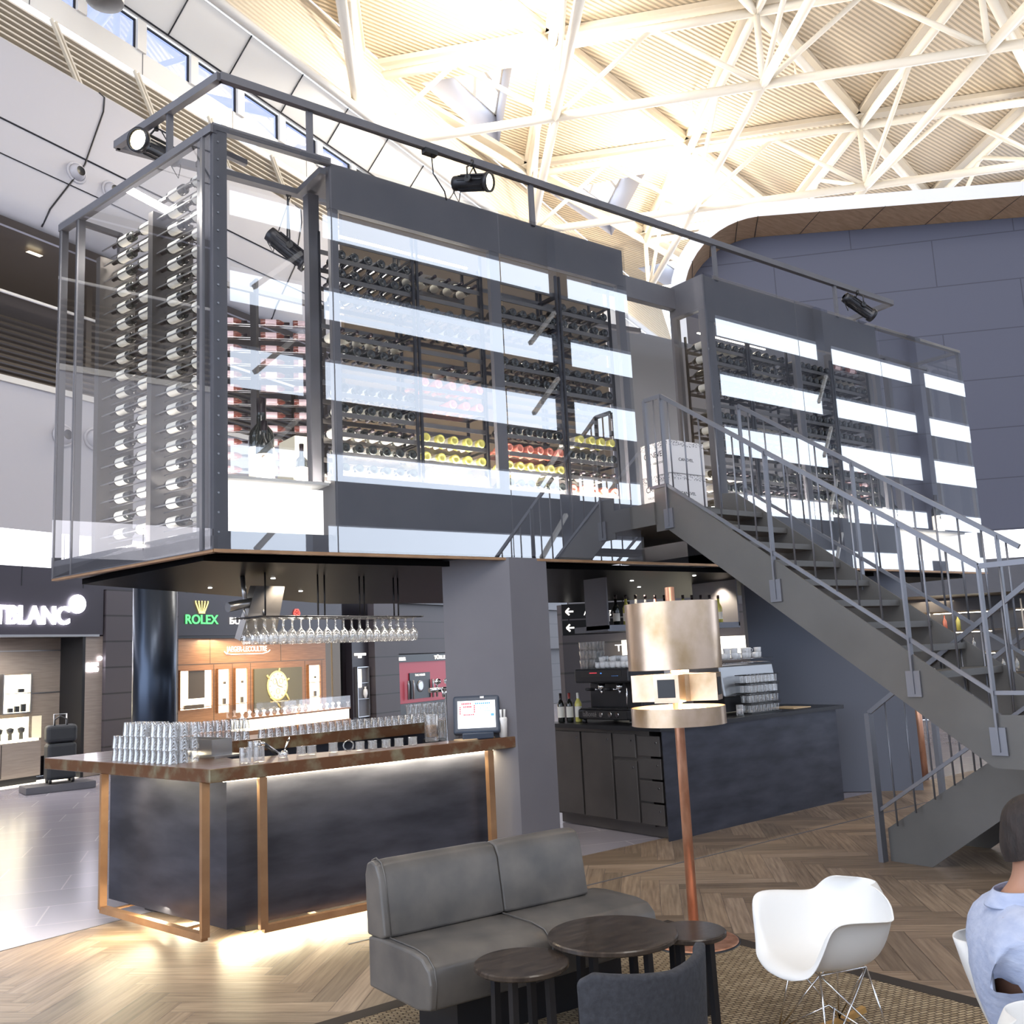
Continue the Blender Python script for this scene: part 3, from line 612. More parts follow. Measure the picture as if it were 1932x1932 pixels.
# blue-grey wall with rounded oak frame at right, and the storefront under it
def right_wall():
    O = Vector((14.78, 12.99, 0)); D = Vector((.674, -.738, 0)).normalized(); N = Vector((-.738, -.674, 0)).normalized()
    def P(s, z, o=0): q = O+D*s+N*o; return (q.x, q.y, z)
    LE = -.2; prof = []; r = 1.95
    for k in range(13):
        a_ = math.pi-k*math.pi/24; prof.append((LE+r+r*math.cos(a_), 10.95-r+r*math.sin(a_)))
    prof = [(LE, 3.0)]+prof+[(14, 10.35)]
    th = .30
    inn = [(LE+th, 3.0)]+[(LE+r+(r-th)*math.cos(math.pi-k*math.pi/24), 10.95-r+(r-th)*math.sin(math.pi-k*math.pi/24)) for k in range(13)]+[(14, 10.35-th)]
    b = MB(); b.use('silver_edge'); b.grid([[P(*p_, 0) for p_ in prof], [P(*p_, 0) for p_ in inn]], smooth=False)
    b.use('wood_soffit'); b.grid([[P(*p_, 0) for p_ in inn], [P(*p_, -1.1) for p_ in inn]])
    b.use('panel_bright'); b.grid([[P(*p_, 0) for p_ in prof], [P(*p_, -1.1) for p_ in prof]])
    b.use('brown')
    for k in (2, 5, 8, 11, 13): 
        p_ = inn[k]; b.tube([P(*p_, .002), P(*p_, -1.1)], .012, 5)
    zt_ = lambda s_: 10.95-.6*(s_-1.75)/12.25-th
    for k in range(5): b.tube([P(3+k*1.3, zt_(3+k*1.3), .002), P(2.7+k*1.3, zt_(2.7+k*1.3), -1.1)], .01, 5)
    struct(b.out('trim_rounded_frame'))
    bm_ = bmesh.new(); uvl = bm_.loops.layers.uv.new('uv'); pts = inn+[(14, 3.67), (.1, 3.67)]
    f = bm_.faces.new([bm_.verts.new(P(*p_, -1.05)) for p_ in pts])
    for lp, q in zip(f.loops, pts): lp[uvl].uv = (q[0]+1.2, q[1]+.4)
    me = bpy.data.meshes.new('wall_right'); bm_.to_mesh(me); me.materials.append(M['blue_wall']); o = bpy.data.objects.new('wall_right', me); COL.objects.link(o); struct(o)
    b = MB(); b.use('lum'); b.quad(P(.3, 3.67, 0), P(14, 3.67, 0), P(14, 3.15, -.2), P(.3, 3.15, -.2)); b.use('silver_edge'); b.quad(P(.3, 3.67, 0), P(14, 3.67, 0), P(14, 3.67, -1.1), P(.3, 3.67, -1.1)); struct(b.out('trim_lit_band'))
    b = MB(); b.use('steel_dark'); b.quad(P(.3, 3.15, -.2), P(14, 3.15, -.2), P(14, 2.5, -.2), P(.3, 2.5, -.2)); b.quad(P(-3, 0, -2), P(14, 0, -2), P(14, 3.2, -2), P(-3, 3.2, -2)); b.use('brown')
    b.quad(P(-3, 2.5, -2), P(14, 2.5, -2), P(14, 2.5, -.2), P(-3, 2.5, -.2)); struct(b.out('wall_bar_back'))
    t = thing('back_shelf_unit', 'dark shelf unit with lit shelves and bottles beyond the stair', 'shelf', P(4, 0, -1.6))
    b = MB(); b.use('brown')
    for z in (.9, 1.35, 1.8, 2.2): b.bar(P(1, z, -1.7), P(8, z, -1.7), .3, .03)
    b.out('shelf', None, t)
    b = MB(); b.use('led'); [b.bar(P(1.5+q*1.6, z-.03, -1.55), P(2.6+q*1.6, z-.03, -1.55), .02, .012) for z in (1.35, 1.8, 2.2) for q in range(4)]; b.out('shelf_light', None, t)
    b = MB(); b.use('stainless'); [b.bar(P(s, .9, -1.5), P(s, 2.4, -1.5), .03, .03) for s in (1, 2.8, 4.6, 6.4, 8)]; b.out('upright', None, t)
    for k in range(26):
        q = MB(); q.use(random.choice(('straw', 'rose', 'wine', 'clear'))); q.lathe([(.045, 0), (.045, .2), (.015, .26), (.015, .32)], P(1.3+k*.26, random.choice((.915, 1.365, 1.815)), -1.7), 8)
        tag(q.out('spirit_bottle'), 'small spirit bottle beyond the stair balusters, %s from the left on the lit shelves' % NTH[k], 'bottle', 'bottles on the lit shelves beyond the stair')
    light('AREA', P(4, 2.45, -1), 40, WARM, 5, .5)
    b = MB(); b.use('copper'); b.lathe([(.05, 0), (.05, 1.25)], (11.2, 6.55, 0), 12); tag(b.out('copper_post'), 'slim copper post seen between the balusters under the stair', 'post')
right_wall()
b = MB().use('core'); b.prism([(10.36, 6.085), (10.5, 6.2), (9.3, 7.56), (9.16, 7.4)], 0, 2.49); struct(b.out('wall_core'))
# window wall behind the camera: sky bands between dark spandrels
b = MB().use('spandrel')
for z0, z1 in ((-.01, 2.3), (3.4, 5.1), (6.28, 7.75), (8.72, 10.5), (11.9, 13.3), (14.45, 16.2), (17.2, 19.2)): b.box(-30, 70, -16.3, -16, z0, z1)
for x in (-22, -14, -6, 2, 10, 13.2, 24, 33, 42, 51, 60): b.box(x, x+.55, -15.9, -15.4, 0, 19)
struct(b.out('wall_behind_camera'))
b = MB().use('panel_bright')
for x in (13.2, 24, 33, 42):
    for z in (5.8, 8.5, 11.2, 13.9): b.bar((x-.3, -15.3, z+1.2), (x-2.2, -14.6, z-.6), .14, .14)
struct(b.out('trim_brackets'))

# ================================================================== bottle prototypes (upright, base at the origin)
def bottle_mesh(body, cap, lab=True, n=12):
    b = MB(); 
    prof = [(.0, .015, body), (.022, .003, body), (.034, 0, body), (.037, .006, body), (.037, .05, ('label_pink' if body == 'rose_dark' else 'label') if lab else body), (.0372, .16, body), (.037, .185, body), (.030, .205, body), (.016, .232, body), (.0145, .24, cap), (.0150, .296, cap), (.0, .299)]
    b.lathe(prof, n=n, cap=False); o = b.out('wine_bottle'); me = o.data; bpy.data.objects.remove(o); return me
BM = {k: bottle_mesh(*v) for k, v in dict(dark=('wine', 'capsule'), nolab=('wine', 'capsule', False), rosef=('rose', 'rose', False), rose=('rose_dark', 'capsule'), straw=('straw', 'label'), red=('wine', 'capsule_red')).items()}
BF = {k: bottle_mesh(*v, n=10) for k, v in dict(dark=('wine', 'capsule'), rose=('rose', 'rose', False), straw=('straw', 'straw', False)).items()}
def put_bottle(me, loc, rot, label, group, cat='wine bottle'):
    o = bpy.data.objects.new('wine_bottle', me); COL.objects.link(o); o.location = loc; o.rotation_euler = rot
    return tag(o, label, cat, group)

# ================================================================== glass wine cabinets
Z0, Z1 = 2.49, 5.45
def pane(name, parent, p_, q_, z0, z1, m='glass', th=.012):
    b = MB().use(m); b.quad((*p_, z0), (*q_, z0), (*q_, z1), (*p_, z1)); return b.out(name, None, parent)
C1 = thing('wine_cabinet', 'large raised glass and steel wine cabinet over the bar, left of the stair', 'wine cabinet', (2.2, 6.02, Z0))
L0, L1 = Vector((2.19, 6.02, 0)), Vector((1.67, 8.12, 0)); LD = (L1-L0).normalized(); LN = Vector((-LD.y, LD.x, 0))   # left face, outward normal
def LP(t, z, inn=0): q = L0+LD*t-LN*inn; return (q.x, q.y, z)
if LN.x > 0: LN = -LN
LL = (L1-L0).length
for x0, x1 in ((2.2, 3.085), (3.095, 4.64), (4.65, 6.12)): pane('glass_panel', C1, (x0, 6.02), (x1, 6.02), Z0, Z1)
pane('side_glass_panel', C1, LP(.02, 0)[:2], LP(LL, 0)[:2], Z0, Z1, 'glass_side')
b = MB().use('steel_dark')
b.box(3.09, 6.12, 6.05, 6.10, 5.08, 5.44); b.box(3.09, 6.12, 6.05, 6.12, Z0+.02, 3.05)
b.box(4.56, 4.66, 6.053, 6.095, 3.02, 5.1); b.box(6.03, 6.115, 6.053, 6.095, 3.02, 5.1); b.box(3.095, 3.16, 6.053, 6.095, 3.02, 5.1)
b.box(3.095, 6.115, 6.101, 6.50, 5.39, 5.435); b.box(3.095, 6.115, 6.121, 6.50, 2.63, 3.0); tag(b.out('front_frame', None, C1), 'dark steel bands with two window openings')
b = MB().use('steel_dark')
b.box(2.2, 2.30, 6.03, 6.12, Z0, 5.47); b.bar((2.2, 6.05, 5.44), (3.1, 6.05, 5.44), .05); b.bar((2.2, 6.06, Z0+.04), (3.1, 6.06, Z0+.04), .05, .09)
b.bar((2.25, 6.46, 5.36), (3.05, 6.46, 5.36), .045); b.bar((2.25, 6.05, 5.36), (2.25, 6.46, 5.36), .04); b.bar((3.04, 6.05, 5.36), (3.04, 6.46, 5.36), .05); b.bar((2.28, 6.46, 3.0), (2.28, 6.46, 5.36), .06); b.bar((3.14, 6.46, 3.0), (3.14, 6.46, 5.36), .09)
for t_, w_ in ((.14, .10), (LL-.02, .06), (LL-.30, .06)): b.bar(LP(t_, Z0, .03), LP(t_, 5.42, .03), w_, .06)
b.bar(LP(0, 5.42, .02), LP(LL, 5.40, .02), .06); b.bar(LP(0, Z0+.04, .03), LP(LL, Z0+.04, .03), .06, .09)
for t_ in (LL-.3, ): b.bar(LP(t_, Z0, .38), LP(t_, 5.36, .38), .08, .05)
b.bar(LP(.14, 5.36, .03), LP(.14, 5.36, .38), .04); b.bar(LP(LL-.3, 5.36, .03), LP(LL-.3, 5.36, .38), .04)
b.out('corner_frame', None, C1)
b = MB().use('stainless')
for k in range(22): b.lathe([(.007, 0), (.007, .006)], (2.235, 6.028, 2.6+k*.13), 8, ax=(0, -1, 0)); 
b.out('bolt_row', None, C1)
b = MB().use('steel_dark'); b.prism([LP(0, 0)[:2], LP(LL, 0)[:2], (2.9, 8.8), (5.3, 9.2), (6.12, 9.2), (6.12, 6.1), (2.3, 6.1)], Z0+.015, 2.62); b.out('floor_plate', None, C1)
b = MB().use('copper_frame'); b.bar((2.2, 6.04, Z0-.012), (6.12, 6.04, Z0-.012), .05, .02); b.bar(LP(0, Z0-.012, .03), LP(LL, Z0-.012, .03), .05, .02); b.out('bottom_trim', None, C1)
b = MB().use('brown'); b.box(3.8, 6.95, 7.2, 7.26, 2.62, 5.95); tag(b.out('dark_backing', None, C1), 'added dark backing behind the racks')  # added sheet hides the bright hall, keeps bottles against dark

C2 = thing('wine_cabinet', 'raised glass and steel wine cabinet to the right, behind the stair', 'wine cabinet', (7.2, 6.02, Z0))
for x0, x1 in ((7.22, 8.72), (8.73, 10.33), (10.34, 12.3)): pane('glass_panel', C2, (x0, 6.02), (x1, 6.02), Z0, Z1)
pane('side_glass_panel', C2, (12.3, 6.02), (12.3, 7.6), Z0, Z1, 'glass_side'); pane('side_glass_panel', C2, (7.21, 6.10), (7.21, 6.46), 3.05, 5.1, 'glass_side')
b = MB().use('steel_dark')
b.box(7.272, 10.34, 6.05, 6.10, 4.96, 5.44); b.box(7.272, 10.34, 6.05, 6.12, Z0+.02, 3.05)
for x in (7.275, 8.68, 10.235): b.box(x, x+.1, 6.053, 6.095, 3.02, 5.0)
b.box(7.272, 10.335, 6.101, 6.48, 5.39, 5.435); b.box(7.272, 10.335, 6.121, 6.48, 2.63, 3.0)
b.box(7.22, 7.27, 6.035, 6.50, 5.08, 5.44); b.box(7.22, 7.27, 6.035, 6.50, Z0+.02, 3.02); b.box(7.22, 7.27, 6.41, 6.5, 3.021, 5.079); b.box(7.22, 7.27, 6.035, 6.11, 3.021, 5.079)
b.bar((10.34, 6.05, 5.43), (12.28, 6.05, 5.43), .04); b.bar((12.28, 6.05, 5.43), (12.28, 7.6, 5.43), .04); b.bar((12.28, 6.05, Z0), (12.28, 6.05, 5.43), .04); b.bar((10.34, 6.05, Z0+.05), (12.28, 6.05, Z0+.05), .04, .1); b.bar((10.4, 6.46, 5.3), (12.2, 6.46, 5.3), .04); b.bar((12.2, 6.46, 3), (12.2, 6.46, 5.3), .05); b.bar((11.2, 6.46, 3), (11.2, 6.46, 5.3), .07)
b.out('front_frame', None, C2)
b = MB().use('steel_dark'); b.box(7.22, 12.3, 6.1, 8.6, Z0, 2.62); b.out('floor_plate', None, C2)
b = MB().use('copper_frame'); b.bar((6.12, 6.04, Z0-.012), (12.3, 6.04, Z0-.012), .05, .02); b.out('bottom_trim', None, C2)
b = MB().use('steel_dark'); b.box(8.75, 12.2, 7.36, 7.42, 2.62, 5.75); tag(b.out('dark_backing', None, C2), 'added dark backing behind the racks')  # added backing blocks the bright view through these bays

# door gap between the cabinets
b = MB().use('steel_rail'); b.box(7.1, 8.7, 7.3, 7.34, 2.62, 5.28); tag(b.out('steel_partition'), 'brushed steel partition standing in the gap between the glass cabinets', 'partition')
b = MB().use('steel_dark'); b.bar((6.12, 6.45, 5.3), (7.22, 6.45, 5.3), .08, .22); tag(b.out('header_beam'), 'dark steel beam bridging the gap between the glass cabinets', 'beam')
b = MB().use('steel_dark'); b.bar((6.12, 6.95, 5.05), (7.22, 6.95, 5.12), .05, .05); tag(b.out('thin_header_rail'), 'thin dark rail behind the beam in the cabinet gap', 'rail')
b = MB().use('steel_stair'); b.box(6.0, 7.22, 5.75, 7.3, 2.78, 2.98); tag(b.out('entry_deck'), 'dark steel deck at the stair top between the glass cabinets', 'landing')
for z, lab in ((2.985, 'lower white wine carton on the deck at the stair top'), (3.30, 'upper white wine carton stacked at the stair top')):
    t = thing('wine_carton', lab, 'carton', (6.55, 6.06, z))
    b = MB().use('carton'); b.box(6.38, 6.86, 5.88, 6.24, z, z+.31); bevel(b.out('box', None, t), .006, 1)
    text('lettering', 'CANEVEL', .075, 'ink', (6.379, 6.2, z+.17), (0, -1, 0), ext=.0006, parent=t, width=.26)
    text('lettering', 'VALDOBBIADENE', .03, 'steel_dark', (6.379, 6.18, z+.105), (0, -1, 0), ext=.0006, parent=t, width=.22)
    text('lettering', 'CANEVEL', .04, 'ink', (6.5, 5.879, z+.12), (1, 0, 0), ext=.0006, parent=t, width=.2)
    b = MB().use('steel_dark'); b.box(6.3785, 6.379, 5.9, 6.22, z+.25, z+.252)
    for k in range(90):
        y, zz = 5.89+random.random()*.34, z+.255+random.random()*.05; b.box(6.3785, 6.379, y, y+.008, zz, zz+.006)
        x = 6.39+random.random()*.46; b.box(x, x+.008, 5.879, 5.8795, zz, zz+.006)
    tag(b.out('printed_pattern', None, t), 'speckled band along the carton top')

# bottle racks behind the front panels
CMAP = {}
STUFF = None
def front_rack(idx, x0, x1, gap, zs, lab, kinds, short=None):
    t = thing('bottle_rack', lab, 'bottle rack', (x0, 6.2, 3.0))
    b = MB().use('cab_steel')
    for z in zs:
        for y in (6.17, 6.40):
            b.bar((x0, y, z-.014), (x1, y, z-.014), .008, .036)
    b.out('shelf', None, t)
    b = MB().use('blackmetal')
    for x in (x0, gap-.02, gap+.02, x1): b.bar((x, 6.15, 3.0), (x, 6.15, zs[-1]+.16), .02); b.bar((x, 6.42, 3.0), (x, 6.42, zs[-1]+.16), .02)
    for x in (gap-.02, gap+.02, x1):
        for z in zs[::2]: b.bar((x, 6.15, z-.02), (x, 6.42, z-.02), .012, .02)
    b.out('upright', None, t)
    for r, z in enumerate(zs):
        for side, (a_, c_) in enumerate(((x0+.06, gap-.06), (gap+.07, x1-.05))):
            kind = kinds(r, side); n = int((c_-a_)/.108)+1
            if not kind: continue
            cnt = kind[1] if isinstance(kind, tuple) else n; kk = kind[0] if isinstance(kind, tuple) else kind
            pos = list(range(n))[-cnt:] if side else list(range(n))[:cnt]
            col = {'dark': 'dark', 'nolab': 'dark', 'rose': 'rose-coloured', 'straw': 'pale yellow', 'red': 'dark'}[kk]
            place = '%s half of the %s, shelf %s' % (('left', 'right')[side], idx, ORD[r])
            for i_, k in enumerate(pos):
                x = a_+k*(c_-a_)/max(1, n-1)+random.uniform(-.004, .004); neck = kk == 'dark' and (r+side) % 5 == 2
                me = BM['rosef' if kk == 'rose' else kk]; loc = (x, 6.16 if not neck else 6.45, z+.038); rot = (R_(-90) if not neck else R_(90), 0, 0)
                if STUFF is not None and short is None:
                    tmp = me.copy(); tmp.transform(Matrix.Translation(loc) @ Matrix.Rotation(rot[0], 4, 'X')); STUFF.append(tmp); continue
                put_bottle(me, loc, rot, '%s bottle, %s from left, %s shelf up, %s half, left cabinet %s window' % (col, NTH[i_], NTH[r], ('left', 'right')[side], short), 'bottles, %s' % place)
    return t
ORD = ['lowest', 'second from bottom', 'third from bottom', 'fourth from bottom', 'fifth from bottom', 'sixth from bottom', 'seventh from bottom', 'eighth from bottom', 'ninth from bottom', 'tenth from bottom', 'eleventh from bottom', 'twelfth from bottom', 'top']
zsB = [3.10+.150*k for k in range(13)]
def kb(r, s):
    if s == 0: return {0: 'dark', 1: 'dark', 2: 'dark', 3: 'dark', 5: None, 6: ('nolab', 5), 8: None, 9: 'nolab', 10: 'nolab', 11: 'nolab', 12: None}.get(r, 'dark')
    return {0: ('straw', 5), 1: 'straw', 2: ('straw', 5), 3: None, 4: ('rose', 3), 5: 'rose', 6: ('dark', 3), 7: None, 8: 'dark', 9: 'nolab', 10: None, 11: 'dark'}.get(r)
def kc(r, s):
    if s == 0: return {0: 'dark', 1: 'straw', 2: 'rose', 3: 'dark', 4: None, 5: None, 6: 'nolab', 7: 'nolab', 8: None, 9: 'nolab', 10: 'nolab', 11: None, 12: None}.get(r)
    return {0: 'rose', 1: 'dark', 2: 'dark', 3: ('straw', 4), 4: None, 5: ('nolab', 4), 6: 'nolab', 7: 'nolab', 8: None, 9: 'nolab', 10: 'dark', 11: 'nolab'}.get(r)
def kd(r, s): return {3: None, 7: None, 12: None}.get(r, 'dark' if (r+s) % 3 else 'nolab')
def ke(r, s): return {4: None, 8: None}.get(r, 'nolab' if (r+s) % 3 else 'dark')
front_rack('middle bay of the left cabinet', 3.18, 4.53, 3.88, zsB, 'dark steel bottle rack behind the middle bay of the left cabinet', kb, short='middle')
front_rack('right bay of the left cabinet', 4.70, 6.0, 5.38, zsB, 'dark steel bottle rack behind the right bay of the left cabinet', kc, short='right')
STUFF = []
front_rack('left bay of the right cabinet', 7.34, 8.66, 8.0, zsB[:12], 'dark steel bottle rack behind the left bay of the right cabinet', kd)
front_rack('middle bay of the right cabinet', 8.80, 10.22, 9.5, zsB[:12], 'dark steel bottle rack behind the middle bay of the right cabinet', ke)
for k in range(13):
    for s_ in (10.42, 10.74):
        tmp = BM['rose'].copy(); tmp.transform(Matrix.Translation((s_, 6.75, 3.35+k*.15)) @ Matrix.Rotation(R_(90), 4, 'Y')); STUFF.append(tmp)
b = MB()
for tmp in STUFF:
    base = []
    for m_ in tmp.materials:
        if m_ not in b.mats: b.mats.append(m_)
        base.append(b.mats.index(m_))
    n0 = len(b.b.faces); b.b.from_mesh(tmp); b.b.faces.ensure_lookup_table()
    for f in b.b.faces[n0:]: f.material_index = base[f.material_index]
tag(b.out('stored_wine_bottles'), 'many dark wine bottles lying in the racks of the right-hand cabinet', 'wine bottles', kind='stuff')
for x0, x1 in ((3.16, 4.55), (4.67, 6.02), (7.34, 8.66), (8.8, 10.22)):
    light('AREA', ((x0+x1)/2, 6.13, 3.03), 110, NEUT, x1-x0, .05, aim=(0, .35, 1)); light('AREA', ((x0+x1)/2, 6.44, 3.05), 50, NEUT, x1-x0, .05, aim=(0, -.1, 1))
    b = MB().use('led'); b.box(x0, x1, 6.135, 6.15, 3.003, 3.03); tag(b.out('shelf_light_strip'), {3.16: 'lit strip along the cabinet sill of the left cabinet middle bay', 4.67: 'lit strip along the sill of the left cabinet right bay', 7.34: 'lit strip along the sill behind the upper stair rail', 8.8: 'lit strip along the sill of the right cabinet middle bay'}[x0], 'light strip')
b = MB().use('led'); b.bar((3.3, 6.3, 5.0), (4.5, 6.3, 5.0), .02, .012); b.bar((7.4, 6.3, 4.93), (8.5, 6.3, 4.93), .015, .01); tag(b.out('upper_light_strip'), 'thin lit strips near the top of the wine racks', 'light strip')

# side racks: long bottles lying along the left face
t = thing('side_bottle_rack', 'rod bottle rack behind the left end glass of the cabinet', 'bottle rack', (2.1, 7, Z0))
b = MB().use('cab_steel')
def vpan(t0, t1, i0, i1, z1): q_ = [LP(t0, 0, i0)[:2], LP(t1, 0, i0)[:2], LP(t1, 0, i1)[:2], LP(t0, 0, i1)[:2]]; b.prism(q_, Z0+.05, z1)
vpan(.84, .90, .06, .40, 5.12); vpan(1.60, 1.66, .06, .36, 5.0)
b.out('back_panel', None, t)
b = MB().use('stainless'); rz = [2.62+.1365*k for k in range(20)]
for c_ in (0, 1):
    for z in rz[:20-c_]:
        for i_, dz in ((.095, -.012), (.17, -.045)): b.bar(LP(.22+c_*.70, z+dz, i_), LP(.88+c_*.76, z+dz, i_), .008)
b.out('rods', None, t)
ang = math.atan2(LD.y, LD.x)
# bottle with its own label part, lying along the face
bz = MB(); bz.lathe([(.0, .004, 'wine'), (.035, 0, 'wine'), (.038, .006, 'wine'), (.038, .19, 'wine'), (.030, .212, 'wine'), (.016, .236, 'capsule'), (.015, .30, 'capsule'), (.0, .303)], n=14, cap=False)
side0 = bz.out('wine_bottle'); bl = MB(); bl.lathe([(.0386, .05), (.0386, .172)], n=14, cap=False); lb0 = bl.out('bottle_label', 'label', side0)
lb0['label'] = 'white wrap-round label'
bk = MB().use('ink'); 
for k in range(3): bk.lathe([(.0389, .07+k*.02), (.0389, .074+k*.02)], n=14, cap=False)
first = True
for c_ in (0, 1):
    for r, z in enumerate(rz[:20-c_]):
        for h in (0, 1):
            t_ = .22+c_*.70+h*.315; q = LP(t_, z, .135); lab = 'white-labelled bottle, %s rod up, %s column of the cabinet left end, %s of the pair' % (NTH[r], ('right', 'left')[c_], ('right', 'left')[h]); g_ = 'rod rack bottles, %s column, %s' % (('right', 'left')[c_], ('right', 'left')[h])
            rot = Quaternion(LD, random.uniform(0, 6)) @ LD.to_track_quat('Z', 'Y')
            if first: o = side0; o.location = q; o.rotation_euler = rot.to_euler(); first = False
            else: o = dup(side0, q, rot.to_euler(), ch=[lb0])
            tag(o, lab, 'wine bottle', g_)
light('AREA', LP(1.0, Z0+.12, .06), 60, NEUT, .9, .06, aim=(0, 0, 1)); light('AREA', LP(1.05, 5.34, .05), 30, NEUT, .9, .1)
# rose bottles on the rear rod rack seen through the corner bay
RO = Vector((3.50, 9.26, 0)); RD = Vector((CA, -.37, 0)).normalized()
def RP(s, z, o=0): q = RO+RD*s+Vector((-RD.y, RD.x, 0))*(-o); return (q.x, q.y, z)
t = thing('rear_bottle_rack', 'rear rod rack of rose bottles seen through the corner bay', 'bottle rack', RP(.4, 2.62))
b = MB().use('cab_steel'); b.bar(RP(.30, 2.62, .0), RP(.30, 5.75), .16, .03); b.bar(RP(-.4, 5.78), RP(1.0, 5.50), .05, .05); b.bar(RP(1.0, 2.62), RP(1.0, 5.5), .06, .05); b.bar(RP(-.4, 2.62), RP(-.4, 5.78), .06, .05); b.out('back_panel', None, t)
b = MB().use('stainless')
for k in range(17):
    z = 3.0+.142*k
    for o_ in (.04, .1): b.bar(RP(-.35, z-.038, o_), RP(.26, z-.038, o_), .005); b.bar(RP(.34, z-.038, o_), RP(1.0, z-.038, o_), .005)
b.out('rods', None, t)
qr = RD.to_track_quat('Z', 'Y').to_euler()
for k in range(14):
    for s_, nm in ((-.07, 'left column'), (.36, 'middle column'), (.69, 'right column')):
        put_bottle(BM['rose'], RP(s_, 3.426+.142*k, .07), qr, 'pink-labelled rose bottle, %s shelf up, rear rack %s' % (NTH[k], nm), 'rose bottles, %s' % nm)
light('AREA', RP(.3, 3.0, .5), 40, NEUT, 1, .1, aim=(0, 0, 1))
# lit display plinth with big bottles, both cabinets
def big_bottle(x, y, z, h, lab, cat='wine bottle'):
    t = thing('large_wine_bottle', lab, cat, (x, y, z)); s_ = h/.3; 
    b = MB(); b.lathe([(.036*s_, 0, 'wine'), (.04*s_, .008*s_, 'wine'), (.04*s_, .17*s_, 'wine'), (.036*s_, .19*s_, 'wine'), (.016*s_, .215*s_, 'wine'), (.0145*s_, .25*s_, 'capsule'), (.016*s_, .298*s_, 'capsule'), (0, .3*s_)], (x, y, z), 24); b.out('bottle_glass', None, t)
    b = MB(); b.use('label').lathe([(.0408*s_, .025*s_), (.0408*s_, .135*s_)], (x, y, z), 24, cap=False); b.out('bottle_label', None, t)
    b = MB().use('brown'); b.lathe([(.012*s_, 0), (.012*s_, .001)], (x-.018*s_, y-.0372*s_, z+.115*s_), 12, ax=(-.4, -1, 0)); b.box(x-.02*s_, x+.01*s_, y-.0425*s_, y-.041*s_, z+.05*s_, z+.054*s_); b.out('label_print', None, t)
def plinth(x0, x1, lab):
    t = thing('display_plinth', lab, 'display plinth', (x0, 6.2, 2.62))
    b = MB().use(mat('lit_white_acrylic', (.95, .93, .9), .4, emit=(1, .97, .93), es=.75)); b.box(x0+.01, x1-.03, 6.2, 6.6, 2.625, 2.96); b.out('lit_body', None, t)
    b = MB().use('white'); b.box(x0, x1, 6.15, 6.75, 2.99, 3.01); b.out('top_plate', None, t)
    light('AREA', ((x0+x1)/2, 6.14, 2.6), 10, NEUT, x1-x0-.1, .05, aim=(0, .5, 1)); light('AREA', ((x0+x1)/2, 6.25, 3.03), 14, NEUT, x1-x0-.1, .05, aim=(0, .3, 1))
plinth(2.33, 3.10, 'glowing white display plinth in the corner bay of the left cabinet')
big_bottle(2.775, 6.6, 3.01, .70, 'tallest dark large-format bottle on the corner display plinth')
big_bottle(2.69, 6.35, 3.01, .46, 'middle-sized dark bottle in front of the tallest on the corner plinth')
big_bottle(3.0, 6.4, 3.01, .33, 'smallest dark bottle at the right of the corner plinth')
plinth(10.42, 12.1, 'glowing white display plinth in the glass end of the right cabinet')
big_bottle(10.75, 6.5, 3.01, .66, 'large dark bottle on the plinth in the right cabinet, leftmost there')
big_bottle(10.65, 6.25, 3.01, .42, 'smaller dark bottle before the large one in the right cabinet')
big_bottle(11.75, 6.3, 3.01, .5, 'dark white-labelled bottle near the right end of the right cabinet')
t = thing('glass_end_rod_rack', 'rods holding rose bottles at the glass end of the right cabinet', 'bottle rack', (10.4, 6.75, 3))
b = MB().use('stainless'); [b.bar((10.38, 6.75+d_, 3.31+k*.15), (11.15, 6.75+d_, 3.31+k*.15), .006) for k in range(13) for d_ in (-.03, .03)]; b.out('rods', None, t)
b = MB().use('cab_steel'); b.box(11.1, 11.2, 6.68, 6.8, 2.62, 5.3); b.box(10.36, 10.4, 6.7, 6.8, 2.62, 5.3); b.out('upright', None, t)
for i, (x, y, z) in enumerate(((3.14, 6.85, 2.99), (3.42, 6.95, 2.99), (3.16, 6.86, 3.26))):
    b = MB().use('cream_box'); b.box(x, x+.25, y, y+.3, z if i == 2 else 2.62, z+.26)
    tag(b.out('wine_gift_box'), ('cream gift box beside the corner display plinth, lower left', 'cream gift box beside the plinth, right of the pair', 'cream gift box stacked above the other two near plinth')[i], 'box')

# soffit under the cabinets: polished black ceiling with pin lights
b = MB().use('soffit'); b.prism([(2.32, 6.3), LP(.25, 0, .1)[:2], LP(LL-.1, 0, .2)[:2], (2.9, 8.75), (5.2, 10.4), (9.0, 10.4), (12.2, 8.5), (12.2, 6.3)], 2.44, 2.485); struct(b.out('ceiling_bar_soffit'))
b = MB().use('pin')
for x, y in ((3.2, 7.4), (4.0, 8.6), (5.2, 7.3), (6.0, 8.6), (7.1, 7.2), (7.9, 7.9), (3.0, 8.3), (7.4, 6.6)): b.lathe([(.018, 0), (.018, .004)], (x, y, 2.436), 10)
tag(b.out('pin_light_group'), 'tiny bright pin lights set in the black soffit over the bar', 'ceiling light', kind='stuff')
for x, y, p_ in ((3.2, 7.2, 18), (5.3, 8.4, 16), (7.1, 7.1, 22), (8.3, 7.1, 14), (4.3, 7.0, 14)): light('SPOT', (x, y, 2.42), p_*2.2, (1, .86, .66), .03, spot=110)
light('AREA', (2.6, 6.4, 2.42), 5, WARM, .3, .2)

